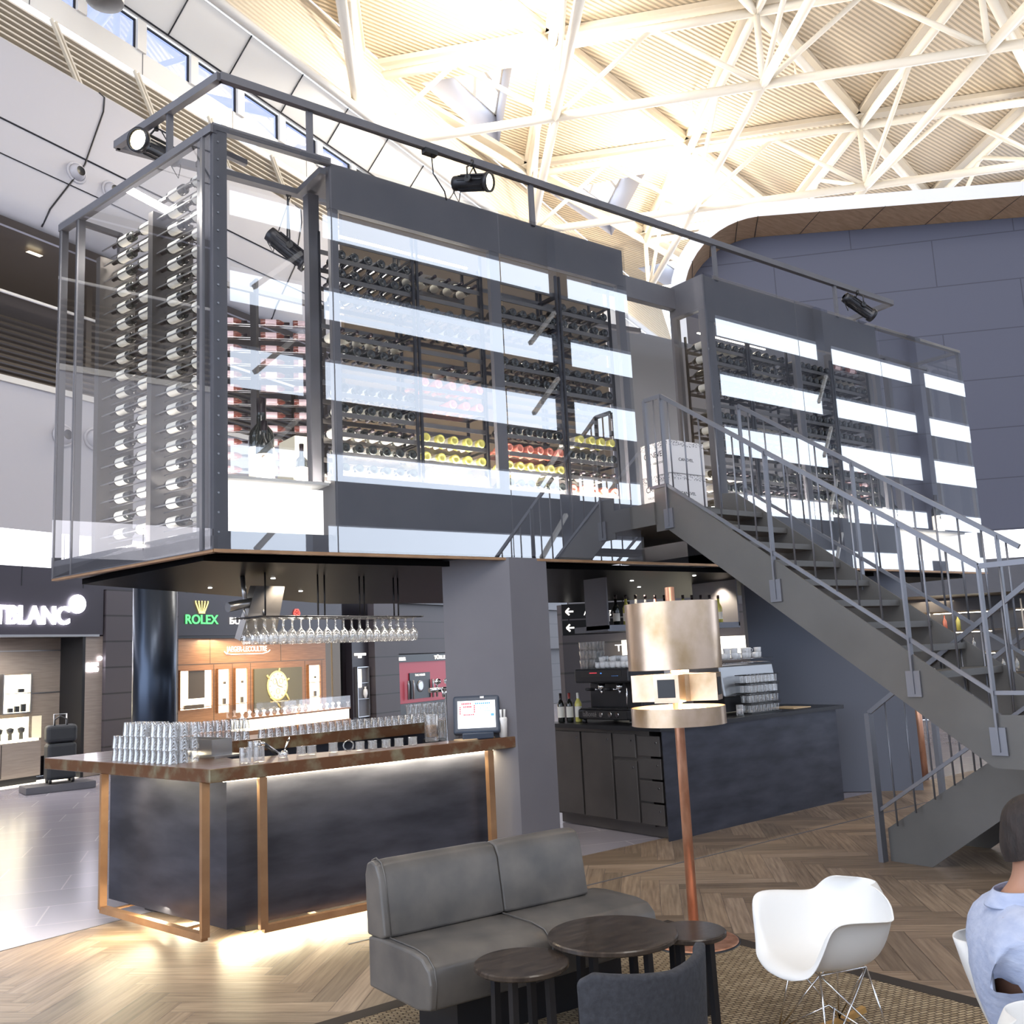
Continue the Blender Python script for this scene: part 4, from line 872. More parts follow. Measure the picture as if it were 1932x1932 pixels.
# lighting frame above the cabinets and its spotlights
FR = [(2.253, 6.032, 5.83), (10.797, 6.051, 5.83), (10.9, 7.2, 5.83), (1.905, 7.329, 5.83)]
t = thing('lighting_frame', 'dark steel rail frame standing on top of the glass cabinets', 'lighting frame', (2.25, 6.03, 5.45))
b = MB().use('steel_dark')
for i in range(4): b.bar(FR[i], FR[(i+1) % 4], .05, .06)
b.out('rail', None, t)
for x, y in ((2.1, 6.64), (2.94, 6.05), (5.05, 6.05), (7.46, 6.05), (9.57, 6.05), (1.95, 7.2), (6, 7.28), (9.5, 7.22)):
    if y > 7: continue
    b = MB().use('steel_dark'); b.bar((x, y, 5.42), (x, y, 5.8), .045, .03, up=(0, 1, 0)); b.out('post', None, t)
def spotlight(pos, aim, lab, on=True, hang=(0, 0, .2), L=.34, r=.075):
    a = Vector(aim).normalized(); c = Vector(pos); t = thing('theatre_spotlight', lab, 'spotlight', pos)
    b = MB(); b.use('blackmetal').lathe([(.03, -L*.55), (r*.8, -L*.52), (r*.85, -L*.4), (r*.85, L*.38), (r*1.08, L*.4), (r*1.08, L*.5), (r*.9, L*.5)], c, 20, ax=a, cap=False)
    side = a.cross(Vector((0, 0, 1))).normalized()
    for k in range(10):
        an = k*math.pi/5; u = side*math.cos(an)+a.cross(side)*math.sin(an); b.bar(c+u*r*.88-a*L*.35, c+u*r*.88+a*L*.34, .008, .012, up=u)
    b.out('housing', None, t)
    b = MB(); b.use('lens' if on else 'stainless').lathe([(r*.85, L*.46), (0, L*.5)], c, 20, ax=a, cap=False); b.out('lens', None, t)
    top = c+Vector(hang); b = MB().use('black'); b.tube([c+side*(r+.015), c+side*(r+.015)+Vector((0, 0, .1)), top-Vector((0, 0, .03)), c-side*(r+.015)+Vector((0, 0, .1)), c-side*(r+.015)], .008, 6)
    b.tube([top, top-Vector((0, 0, .05))], .018, 8); b.lathe([(.03, -.01), (.03, .01)], c+side*(r+.01), 12, ax=side); b.out('yoke', None, t)
    b = MB().use('black'); q = c-a*L*.5; b.tube([q, q+Vector((-.02, 0, -.08)), q+Vector((.03, 0, -.16)), q+Vector((.05, 0, -.05)), top+Vector((.03, 0, -.03))], .005, 5); b.out('cable', None, t)
    if on: light('SPOT', c+a*L*.56, 60, (1, .88, .68), .04, aim=a, spot=50)
spotlight((2.075, 6.88, 5.64), (-.85, -.55, -.15), 'black theatre spotlight lit, at the left corner of the rail', L=.42, r=.085)
spotlight((4.40, 6.02, 5.63), (.42, -.85, -.22), 'black theatre spotlight glaring bright, under the middle of the rail')
spotlight((3.33, 7.3, 5.29), (.75, -.25, -.62), 'dark grey theatre spotlight seen through the clear corner bay', L=.4, r=.08, hang=(0, 0, .54))
spotlight((10.0, 6.02, 5.62), (.8, -.3, -.5), 'black theatre spotlight unlit, near the right end of the rail', on=False, L=.42)
b = MB().use('black'); b.box(3.93, 4.05, 6.0, 6.06, 5.76, 5.8); b.tube([(4.0, 6.02, 5.76), (4.01, 6.02, 5.6), (4.12, 6.03, 5.48), (4.15, 6.05, 5.42)], .006, 5); tag(b.out('power_cable'), 'black cable hanging from the rail left of the bright spotlight', 'cable')

# pillar
b = MB().use('pillar'); b.prism([(4.574, 6.0), (4.971, 6.02), (4.75, 6.55), (4.16, 6.34)], 0, 2.49); tag(b.out('square_pillar'), 'grey painted steel pillar at the right end of the bar', 'pillar')

# ================================================================== stair
def stair():
    t = thing('steel_staircase', 'grey steel staircase with open treads rising to the wine cabinets', 'staircase', (6.9, 3.0, 0))
    g, r_ = .2445, .1746; n = 9; sl = r_/g
    def stringer(x, pts, name='stringer'):
        b = MB().use('steel_stair'); lo = [b.b.verts.new((x-.006, y, z)) for y, z in pts]; hi = [b.b.verts.new((x+.006, y, z)) for y, z in pts]
        b.face(lo); b.face(hi); 
        for i in range(len(pts)): j = (i+1) % len(pts); b.face([lo[i], lo[j], hi[j], hi[i]])
        b.out(name, None, t)
    up = [(5.76, 3.12), (5.60, 3.10), (2.975, 1.205), (1.9, 1.205), (1.9, .88), (3.05, .88), (5.62, 2.72), (5.76, 2.72)]
    for x in (6.03, 6.93): stringer(x, up)
    for k in range(n):
        y, z = 5.337-g*k, 2.873-r_*k
        b = MB().use('steel_stair'); b.box(6.04, 6.92, y-.02, y+.24, z-.045, z); b.out('tread', None, t)
    b = MB().use('steel_stair'); b.box(6.03, 7.86, 1.9, 2.95, 1.09, 1.127); b.box(6.03, 7.86, 1.89, 1.91, .88, 1.2); b.out('landing_plate', None, t)
    low = [(2.9, 1.2), (3.05, 1.12), (4.42, .245), (4.42, .0), (4.08, .0), (2.95, .80), (2.6, .86), (2.6, 1.2)]
    for x in (6.96, 7.83): stringer(x, low)
    for k in range(5):
        y, z = 3.24+g*k, .975-.16*k
        b = MB().use('steel_stair'); b.box(6.97, 7.82, y-.24, y+.02, z-.045, z); b.out('tread', None, t)
    def rail(x, ys, zf, zb, posts, nb, name, drop):
        b = MB().use('steel_rail')
        P_ = [(x, y, zf(y)) for y in ys]; Q_ = [(x, y, zb(y)) for y in ys]
        for i in range(len(P_)-1): b.bar(P_[i], P_[i+1], .022, .034); b.bar(Q_[i], Q_[i+1], .016, .026)
        b.out('handrail', None, t)
        for y in posts: b = MB().use('steel_rail'); b.bar((x, y, zf(y)), (x, y, zf(y)-drop), .014, .042); b.box(x-.012, x+.004, y-.05, y+.05, zf(y)-drop-.02, zf(y)-drop+.15) if drop > 1.1 else None; b.out('rail_post', None, t)
        y0, y1 = min(ys), max(ys); k = 0; yy = y0+.09
        while yy < y1-.04:
            if all(abs(yy-p_) > .04 for p_ in posts):
                b = MB().use('steel_rail'); b.tube([(x, yy, zb(yy)), (x, yy, zf(yy))], .0075, 6); b.out('baluster', None, t)
            yy += nb
    def zt(y): return 2.13 if y < 3.0 else 2.13+.681*(min(y, 5.6)-3.0)
    def zl(y): return 1.34 if y < 3.0 else zt(y)-.79
    rail(6.02, (1.95, 3.0, 5.6, 5.8), zt, zl, (5.6, 4.56, 3.52, 3.0), .166, 'near', 1.15)
    rail(6.94, (3.15, 5.5), lambda y: zt(y)+.07, lambda y: zl(y)+.07, (5.5, 4.4, 3.3), .166, 'far', 1.05)
    b = MB().use('steel_rail'); b.bar((6.02, 5.8, 3.9), (6.02, 5.8, 3.12), .03); b.out('rail_post', None, t); b = MB().use('steel_rail'); b.bar((6.1, 1.93, 2.13), (7.86, 1.93, 2.13), .022, .034); b.bar((6.1, 1.93, 1.3), (7.86, 1.93, 1.3), .016, .026); b.out('handrail', None, t)
    for k in range(11): b = MB().use('steel_rail'); b.tube([(6.2+.155*k, 1.93, 1.3), (6.2+.155*k, 1.93, 2.13)], .0075, 6); b.out('baluster', None, t)
    b = MB().use('steel_rail'); b.bar((7.86, 1.93, 2.13), (7.86, 2.95, 2.13), .022, .034); b.bar((7.86, 2.95, 2.13), (7.86, 4.45, 1.13), .022, .034); b.bar((7.86, 3.0, 1.3), (7.86, 4.45, .35), .016, .026); b.bar((7.86, 4.45, 1.13), (7.86, 4.45, .0), .04, .05); b.out('handrail', None, t)
    for k in range(8): y = 3.1+.165*k; z = 2.13-(y-2.95)*.667; b = MB().use('steel_rail'); b.tube([(7.86, y, z), (7.86, y, z-.83)], .0075, 6); b.out('baluster', None, t)
    b = MB().use('steel_rail'); b.bar((6.9, 4.45, 1.13), (6.9, 4.45, .0), .04, .07); b.out('newel_post', None, t)
    b = MB().use('steel_rail'); b.bar((6.9, 4.45, 1.13), (6.9, 3.1, 2.05), .022, .034); b.bar((6.9, 4.45, .38), (6.9, 3.15, 1.24), .016, .026); b.out('handrail', None, t)
    for k in range(7): y = 4.3-.165*k; z = 1.13+(4.45-y)*.68; b = MB().use('steel_rail'); b.tube([(6.9, y, z), (6.9, y, z-.95)], .0075, 6); b.out('baluster', None, t)
    b = MB().use('steel_rail')
    for y in (4.45, ): b.bar((6.9, y, 1.11), (7.86, y, 1.11), .02, .03); 
stair()

# ================================================================== the bar
DL = Vector((1.71-2.187, 8.38-6.06, 0)).normalized(); NL = Vector((DL.y, -DL.x, 0))     # along the left run; inwards
def BL(t, i, z=0): q = Vector((2.187, 6.06, 0))+DL*t+NL*i; return (q.x, q.y, z)
LB = 2.37
bar = thing('bar_counter', 'dark steel bar with thick patinated copper top and lit underside', 'bar counter', (2.3, 6.2, 0))
b = MB().use('slab'); inner = BL(.75, .62)
b.prism([(2.187, 6.06), (4.585, 6.01), (4.30, 6.23), (3.5, 6.25), (2.93, 6.50), (2.55, 6.62), BL(.85, .60)[:2], BL(LB, .62)[:2], BL(LB, 0)[:2]], 1.016, 1.1); o = b.out('counter_top', None, bar); bevel(o, .004, 1)
b = MB().use('bar_side'); q0 = (2.335, 6.165)
def BB(t, i=0): q = Vector((*q0, 0))+DL*t+NL*i; return (q.x, q.y)
b.prism([q0, (4.45, 6.12), (4.40, 6.2), (2.42, 6.24), BB(1.55, .06), BB(1.55)], .10, 1.016); b.out('front_panel', None, bar)
b = MB().use('black'); b.prism([(2.55, 6.4), (4.4, 6.3), (4.4, 6.5), BB(.4, .45), BB(1.4, .45), BB(1.4, .2)], 0, .12); b.out('plinth', None, bar)
b = MB().use('blackmetal'); b.prism([(2.5, 6.62), (4.2, 6.3), (4.2, 6.95), BL(1.0, 1.3)[:2], BL(1.0, .6)[:2]], .86, .93); tag(b.out('sink_worktop', None, bar), 'dark sunken worktop')
b = MB().use('slab'); b.prism([(2.55, 7.95), (5.6, 8.1), (5.6, 8.55), (2.5, 8.55)], 1.02, 1.12); tag(b.out('rear_counter_top', None, bar), 'rear run of the copper counter top')
b = MB().use('bar_side'); b.prism([(2.6, 8.05), (5.2, 8.15), (5.2, 8.5), (2.6, 8.5)], .0, 1.02); b.out('rear_panel', None, bar)
b = MB().use('led'); b.bar(BL(.2, .10, 1.010), BL(2.2, .10, 1.010), .015, .008); b.bar((2.3, 6.13, 1.010), (4.4, 6.09, 1.010), .015, .008); b.bar((2.5, 6.3, .095), (4.3, 6.26, .095), .02, .008); b.bar((*BB(.15, .12), .095), (*BB(1.45, .12), .095), .02, .008); b.out('light_strip', None, bar)
light('AREA', (3.35, 6.095, 1.0), 14, (1, .86, .58), 2.1, .05, aim=(0, .35, -1)); light('AREA', BL(1.1, .06, 1.0), 11, (1, .86, .58), .05, 2.0, aim=(.35, 0, -1))
light('AREA', (3.3, 6.3, .09), 26, (1, .86, .58), 1.9, .06, aim=(0, -.5, -1)); light('AREA', (*BB(.7, .1), .09), 16, (1, .86, .58), .06, 1.3, aim=(-.5, 0, -1))
def frame_on(p0, p1, ztop, zbot, nr, lab):
    t = thing('foot_rail_frame', lab, 'foot rail', (p0[0], p0[1], 0)); w_ = .045
    b = MB().use('copper_frame')
    for p_ in (p0, p1): b.bar((*p_, zbot), (*p_, ztop), w_, .05)
    b.bar((*p0, zbot), (*p1, zbot), w_, w_); b.out('frame', None, t)
    d = Vector((p1[0]-p0[0], p1[1]-p0[1], 0)).normalized(); n_ = Vector((-d.y, d.x, 0))*nr
    for f in (.22, .94): q = Vector((*p0, zbot))+Vector((p1[0]-p0[0], p1[1]-p0[1], 0))*f; b = MB().use('copper_frame'); b.bar(q, q+n_*.26, .03, .012); b.out('wall_bracket', None, t)
frame_on(BL(.09, .02)[:2], BL(1.42, .02)[:2], 1.016, .085, -1, 'aged copper foot-rail frame on the left short side of the bar')
frame_on((2.53, 6.06), (4.32, 6.03), 1.016, .085, 1, 'aged copper foot-rail frame along the long front of the bar')

def tumbler_mesh(r=.036, h=.088, m='tumbler'):
    b = MB(); b.use(m); b.lathe([(r*.70, 0), (r*.76, .004), (r, h)], n=12, cap=False); b.use('clear').lathe([(0, .006), (r*.7, .008)], n=12, cap=False); b.lathe([(r*.6, .018), (r*.9, h)], n=12, cap=False)
    o = b.out('tumbler'); me = o.data; bpy.data.objects.remove(o); return me
TM = tumbler_mesh()
def put(me, name, loc, rot, lab, cat, grp=None):
    o = bpy.data.objects.new(name, me); COL.objects.link(o); o.location = loc; o.rotation_euler = rot; return tag(o, lab, cat, grp)
put_obj = put
for tier in range(3):
    for k in range(11):
        for d in range(3):
            if tier == 2 and (k in (4, ) or (k > 8 and d == 0)): continue
            q = BL(.62+k*.078, .10+d*.08, 1.101+tier*.089+.0885)
            put(TM, 'tumbler', q, (math.pi, 0, 0), 'upturned tumbler, %s layer of the corner stack, %s row, %s from the corner' % (('bottom', 'middle', 'top')[tier], ('outer', 'middle', 'inner')[d], NTH[k]), 'glass', 'stacked tumblers, %s layer' % ('bottom', 'middle', 'top')[tier])
b = MB().use('stainless'); b.prism([BL(.62, .42)[:2], BL(.62, .66)[:2], BL(.9, .66)[:2], BL(.9, .42)[:2]], 1.101, 1.115); o = b.out('metal_tray'); tag(o, 'flat metal tray leaning beside the stacked tumblers', 'tray'); 
t = thing('bar_caddy', 'open grey metal caddy behind the stacked tumblers', 'caddy', BL(1.1, .5, 1.1))
b = MB().use('stainless'); 
for q0_, q1_ in (((.72, .46), (1.25, .46)), ((.72, .62), (1.25, .62)), ((.72, .46), (.72, .62)), ((1.25, .46), (1.25, .62))): b.bar(BL(*q0_, 1.17), BL(*q1_, 1.17), .006, .11)
b.out('tray_walls', None, t); b = MB().use('stainless'); b.bar(BL(.72, .54, 1.112), BL(1.25, .54, 1.112), .16, .006); b.out('tray_floor', None, t)
def clear_glass(name, x, y, z, r, h, lab, cat='glass', solid=None, n=20, grp=None, lid=False):
    t = thing(name, lab, cat, (x, y, z), grp)
    b = MB(); b.use('clear').lathe([(r*.9, .001), (r, h*.12), (r, h)], (x, y, z), n, cap=False); b.lathe([(0, .02*h), (r*.88, .02*h)], (x, y, z), n, cap=False); b.lathe([(r*.9, h*.18), (r*.93, h)], (x, y, z), n, cap=False); b.out('glass_body', None, t)
    b = MB(); b.use('clear').lathe([(r*.86, h*.17), (r*.5, h*.14), (0, h*.15)], (x, y, z), n, cap=False); b.tube([(x+r*math.cos(a*math.pi/8), y+r*math.sin(a*math.pi/8), z+h) for a in range(16)], .002, 5, closed=True); b.out('rim_and_base', None, t)
    if solid: b = MB(); b.use(solid).lathe([(r*.86, h*.19), (r*.88, h*.6), (0, h*.63)], (x, y, z), n); b.out('filling', None, t)
    return t
clear_glass('tumbler', 2.47, 6.19, 1.101, .037, .10, 'clear tumbler on the bar front edge, left of the close pair')
clear_glass('tumbler', 2.56, 6.18, 1.101, .037, .10, 'clear tumbler on the bar front edge, right of the close pair')
clear_glass('tumbler', 2.62, 6.42, 1.101, .037, .12, 'taller clear glass standing behind the close pair of tumblers')
for x, y, h, lab in ((2.79, 6.32, .035, 'flat clear glass ashtray on the bar edge, leftmost of the small jars'), (2.93, 6.33, .06, 'small clear jar, second from the left on the bar edge'), (3.0, 6.31, .06, 'small clear jar, third from the left on the bar edge'), (3.16, 6.30, .065, 'small clear jar standing alone mid-row on the bar edge'), (3.33, 6.22, .06, 'small clear jar just right of the tipped jar lid'), (3.42, 6.2, .06, 'clear jar, fourth from the right end of the jar row'), (3.52, 6.18, .06, 'clear jar, third from the right end of the jar row'), (3.62, 6.17, .06, 'clear jar, second from the right end of the jar row'), (3.73, 6.16, .06, 'clear jar at the right end of the jar row')):
    clear_glass('small_jar', x, y, 1.101, .033, h, lab, 'jar')
b = MB().use('clear'); b.lathe([(.04, 0), (.04, .012), (.03, .014)], (3.25, 6.24, 1.14), 20, ax=(-.5, -.7, .3), cap=False); b.tube([(3.25+.04*math.cos(a*.4), 6.24, 1.14+.04*math.sin(a*.4)) for a in range(15)], .003, 5, closed=True); tag(b.out('jar_lid'), 'round clear jar lid tipped on edge among the jars', 'lid')
clear_glass('storage_jar', 3.98, 6.29, 1.101, .055, .2, 'tall clear jar half filled with nuts near the terminal', 'jar', 'nuts')
clear_glass('tumbler', 4.24, 6.32, 1.101, .042, .09, 'tapered clear tumbler beside the touch terminal')
b = MB().use('paper'); b.box(4.12, 4.42, 6.08, 6.2, 1.101, 1.108); tag(b.out('paper_napkins'), 'flat tan paper napkins on the bar before the terminal', 'napkins')
b = MB().use('white'); b.grid([[(3.75+.06*i, 6.9+.05*j, .96+.02*math.sin(i*1.3+j)) for i in range(8)] for j in range(4)]); tag(b.out('bar_cloth'), 'white cloth lying on the sunken worktop behind the jar', 'cloth')
# tap
t = thing('mixer_tap', 'chrome mixer tap at the bar sink', 'tap', (2.98, 6.72, .93))
b = MB().use('chrome'); b.lathe([(.035, 0), (.03, .02), (.026, .05), (.026, .16), (.02, .18)], (2.98, 6.72, .93), 20); b.out('body', None, t)
b = MB().use('chrome'); b.tube([(2.98, 6.72, 1.05), (2.78, 6.62, 1.18), (2.74, 6.6, 1.19)], .016, 10); b.lathe([(.024, -.03), (.024, .03)], (2.72, 6.59, 1.18), 12); b.out('spout', None, t)
b = MB().use('chrome'); b.tube([(2.98, 6.72, 1.11), (3.03, 6.74, 1.2)], .008, 8); b.out('lever', None, t)
# upturned tumbler rows on the rear counter
for k in range(24):
    put(TM, 'tumbler', (3.35+k*.075, 8.02+.003*k, 1.121+.0885), (math.pi, 0, 0), 'upturned tumbler, %s from left in the long row on the rear counter' % NTH[k], 'glass', 'long row on the rear counter')
for k in range(6):
    for d in range(2):
        for e in (0, 1): put(TM, 'tumbler', (2.82+k*.078, 8.03+d*.08, 1.121+.0885+.09*e), (math.pi, 0, 0), 'upturned tumbler behind the tap, %s stack, %s from left, %s' % (('front', 'rear')[d], NTH[k], ('lower', 'upper')[e]), 'glass', 'double stack behind the tap')
b = MB(); b.use('tumbler').lathe([(.035, 0), (.022, .05), (.03, .12), (.04, .17)], n=12, cap=False); o = b.out('hurricane_glass'); HM = o.data; bpy.data.objects.remove(o)
for k in range(5):
    for d in range(2): put(HM, 'hurricane_glass', (5.0+k*.10, 8.2+d*.1, 1.121), (0, 0, 0), 'waisted tall glass left of the beer tap, %s row, %s from left' % (('front', 'rear')[d], NTH[k]), 'glass', 'waisted glasses on the rear counter')
b = MB(); b.use('tumbler').lathe([(.033, 0), (.036, .16)], n=12, cap=False); b.use('clear').lathe([(.0, .01), (.033, .01)], n=12, cap=False); o = b.out('highball_glass'); HB = o.data; bpy.data.objects.remove(o)
for k in range(7):
    for d in range(3): put(HB, 'highball_glass', (4.88+k*.085, 7.45+d*.08, 1.0), (0, 0, 0), 'straight highball glass left of the terminal, %s row, %s from left' % (('front', 'middle', 'rear')[d], NTH[k]), 'glass', 'highball block by the terminal')
b = MB().use('blackmetal'); b.box(4.8, 5.6, 7.35, 7.75, .9, .995); b.box(4.85, 5.55, 7.4, 7.7, 0, .9); tag(b.out('glass_washer'), 'dark worktop cabinet under the highball glasses', 'cabinet')
t = thing('beer_tap', 'chrome beer tap with crystal-like knobs left of the pillar', 'beer tap', (4.55, 7.0, .93))
b = MB().use('chrome'); b.lathe([(.04, 0), (.03, .03), (.024, .1), (.024, .5), (.03, .52)], (4.6, 7.0, .93), 16); b.out('column', None, t)
b = MB().use('chrome'); b.tube([(4.42, 7.0, 1.46), (4.78, 7.0, 1.46)], .022, 10); [b.tube([(x, 7.0, 1.46), (x, 6.92, 1.47), (x, 6.9, 1.40)], .012, 8) for x in (4.5, 4.66)]; b.out('spout', None, t)
b = MB().use('chrome'); [b.lathe([(0, -.03), (.025, -.015), (.032, 0), (.025, .018), (0, .03)], (x, 6.93, 1.53), 8) for x in (4.46, 4.56, 4.66)]; b.out('knob', None, t)
# terminal
def terminal():
    cx, cy, z = 4.27, 6.105, 1.1; d = Vector((.80, -.60, 0)); nrm = Vector((-.60, -.80, 0)); upv = (Vector((0, 0, 1))*.93-nrm*.33).normalized(); fn = d.cross(upv)
    if fn.dot(nrm) < 0: fn = -fn
    O = Vector((cx, cy, z+.045))
    def Q(x, y, o=0): return O+d*x+upv*y+fn*o
    t = thing('touch_terminal', 'blue-grey touch screen till terminal at the end of the bar', 'till', (cx, cy, z))
    def slab_(mb, x0, x1, y0, y1, o0, o1):
        v = [mb.b.verts.new(Q(x, y, o_)) for o_ in (o0, o1) for x, y in ((x0, y0), (x1, y0), (x1, y1), (x0, y1))]
        mb.face(v[:4][::-1]); mb.face(v[4:]); [mb.face([v[i], v[(i+1) % 4], v[4+(i+1) % 4], v[4+i]]) for i in range(4)]
    b = MB().use('slate_blue'); slab_(b, -.18, .18, 0, .3, -.06, 0); bevel(b.out('housing', None, t), .02, 3)
    b = MB().use('screen'); slab_(b, -.145, .145, .04, .255, 0, .002); b.out('screen', None, t)
    b = MB(); 
    for i in range(6): b.use('scr_red'); slab_(b, -.115+.013*i, -.105+.013*i, .225, .24, .002, .003)
    for i in range(5): slab_(b, -.1+.013*i, -.09+.013*i, .2, .215, .002, .003)
    for i in range(4): slab_(b, -.13, -.12, .15+.016*i, .162+.016*i, .002, .003); slab_(b, -.02, -.01, .16+.016*i, .172+.016*i, .002, .003)
    for i in range(6): slab_(b, -.1+.014*i, -.089+.014*i, .14, .15, .002, .003)
    b.use('scr_blue')
    for i in range(8): slab_(b, -.01+.015*i, .002+.015*i, .225, .238, .002, .003)
    for x in (.015, .065): slab_(b, x, x+.04, .21, .213, .002, .003); slab_(b, x, x+.04, .17, .173, .002, .003); slab_(b, x, x+.003, .17, .213, .002, .003); slab_(b, x+.037, x+.04, .17, .213, .002, .003); slab_(b, x+.015, x+.022, .19, .197, .002, .003)
    slab_(b, .11, .135, .13, .15, .002, .003)
    b.use('ink')
    for i in range(10): slab_(b, .0+.004*i, .003+.004*i, .12-.006*i, .123-.006*i, .002, .003); slab_(b, .045+.009*i, .05+.009*i, .065+.006*i, .068+.006*i, .002, .003)
    b.out('floor_plan_symbols', None, t)
    b = MB().use('white'); slab_(b, .03, .06, .272, .288, 0, .002); b.out('sticker', None, t)
    b = MB().use('slate_blue'); b.prism([(cx-.12, cy+.02), (cx+.1, cy-.08), (cx+.14, cy+.0), (cx-.06, cy+.12)], z+.001, z+.05); bevel(b.out('base', None, t), .008, 2)
terminal()
b = MB().use('white'); b.lathe([(.03, 0), (.035, .14), (.03, .15)], (4.47, 6.04, 1.101), 16); b.tube([(4.455, 6.04, 1.24), (4.455, 6.04, 1.31)], .01, 6); b.tube([(4.485, 6.04, 1.24), (4.49, 6.04, 1.31)], .01, 6); tag(b.out('card_reader'), 'white card reader holder at the pillar behind the terminal', 'card reader')

# hanging wine glass rack
t = thing('glass_rack', 'black steel rod rack holding wine glasses over the bar', 'glass rack', (3.7, 7.0, 2.1))
GA, GB = Vector((2.86, 6.9, 2.1)), Vector((4.50, 7.25, 2.1)); GD = (GB-GA).normalized(); GN = Vector((-GD.y, GD.x, 0)); GLn = (GB-GA).length
b = MB().use('blackmetal')
for k in range(7): b.tube([GA+GN*(k*.055-.03), GB+GN*(k*.055-.03)], .005, 6)
for f in (0, .25, .5, .75, 1): b.tube([GA+GD*GLn*f-GN*.05, GA+GD*GLn*f+GN*.33], .006, 6)
b.out('rails', None, t)
b = MB().use('blackmetal')
b.b.free()
for f in (.06, .36, .40, .62, .65, .85, .88): b = MB().use('blackmetal'); b.tube([GA+GD*GLn*f+GN*.05, GA+GD*GLn*f+GN*.05+Vector((0, 0, .345))], .007, 6); b.out('hanger', None, t)
b = MB(); b.use('tumbler').lathe([(.034, 0), (.034, -.002), (.005, -.008), (.004, -.08), (.012, -.09), (.034, -.115), (.040, -.15), (.036, -.185), (.03, -.2)], n=14, cap=False); o = b.out('wine_glass'); WG = o.data; bpy.data.objects.remove(o)
for row in range(3):
    for k in range(19):
        q = GA+GD*(.05+k*.086)+GN*(row*.11)+Vector((0, 0, -.006))
        put(WG, 'wine_glass', q, (0, 0, random.random()), 'wine glass hanging upside down, %s row of the rack, %s from the left' % (('front', 'middle', 'rear')[row], NTH[k]), 'wine glass', 'hanging wine glasses, %s row' % ('front', 'middle', 'rear')[row])
light('AREA', (3.9, 7.0, 2.15), 5, (1, .93, .82), 1.6, .05)
# chrome cylinder and angled grey panel under the soffit
t = thing('ceiling_projector', 'chrome cylinder on brackets with angled grey metal hood under the soffit', 'ceiling fixture', (3.0, 7.2, 2.1))
b = MB().use('stainless'); b.tube([(2.74, 7.2, 2.19), (3.1, 7.3, 2.26)], .038, 20); b.out('cylinder', None, t)
b = MB().use('cab_steel'); v = [b.b.verts.new(p_) for p_ in ((2.83, 7.18, 1.93), (3.14, 7.24, 1.92), (3.24, 7.26, 2.36), (2.98, 7.22, 2.36), (2.88, 7.42, 1.96), (3.2, 7.46, 1.95), (3.28, 7.46, 2.38), (3.02, 7.44, 2.38))]
for f in ((0, 1, 2, 3), (4, 5, 6, 7), (0, 1, 5, 4), (1, 2, 6, 5), (2, 3, 7, 6), (3, 0, 4, 7)): b.face([v[i] for i in f])
b.out('hood', None, t)
b = MB().use('stainless'); b.tube([(2.86, 7.24, 2.24), (2.9, 7.2, 2.08)], .01, 6); b.tube([(3.02, 7.26, 2.24), (3.06, 7.2, 2.1)], .01, 6); b.tube([(2.9, 7.3, 2.44), (2.9, 7.25, 2.24)], .02, 8); b.out('bracket', None, t)

# ================================================================== back counter with coffee machines
bc = thing('back_counter', 'dark steel back counter with grey drawer fronts behind the pillar', 'counter', (6.45, 6.3, 0))
b = MB().use('blackmetal'); b.prism([(6.40, 6.26), (9.40, 6.36), (9.40, 7.6), (6.40, 7.95)], .97, 1.01); b.out('counter_top', None, bc)
b = MB().use('bar_side'); b.prism([(6.45, 6.29), (9.3, 6.40), (9.3, 6.44), (6.49, 6.34)], 0, .97); tag(b.out('front_slab', None, bc), 'blue-black steel slab')
b = MB().use('cab_steel'); b.box(6.50, 9.2, 6.5, 7.9, .1, .96); b.box(6.56, 6.6, 6.34, 7.9, 0, .1); b.out('carcass', None, bc)
def front(y0, y1, z0, z1, name):
    b = MB().use('cab_steel'); b.box(6.478, 6.50, y0+.004, y1-.004, z0, z1); o = b.out(name, None, bc); bevel(o, .003, 1)
    k = MB().use('chrome'); k.lathe([(.009, 0), (.009, .006)], (6.478, y0+.05, z1-.06), 10, ax=(-1, 0, 0)); k.out('lock', None, o)
front(7.46, 7.88, .12, .93, 'door'); front(7.0, 7.44, .12, .93, 'door'); front(6.67, 6.98, .71, .93, 'drawer'); front(6.67, 6.98, .12, .68, 'door')
for k in range(4): front(6.35, 6.65, .12+k*.205, .12+k*.205+.185, 'drawer')
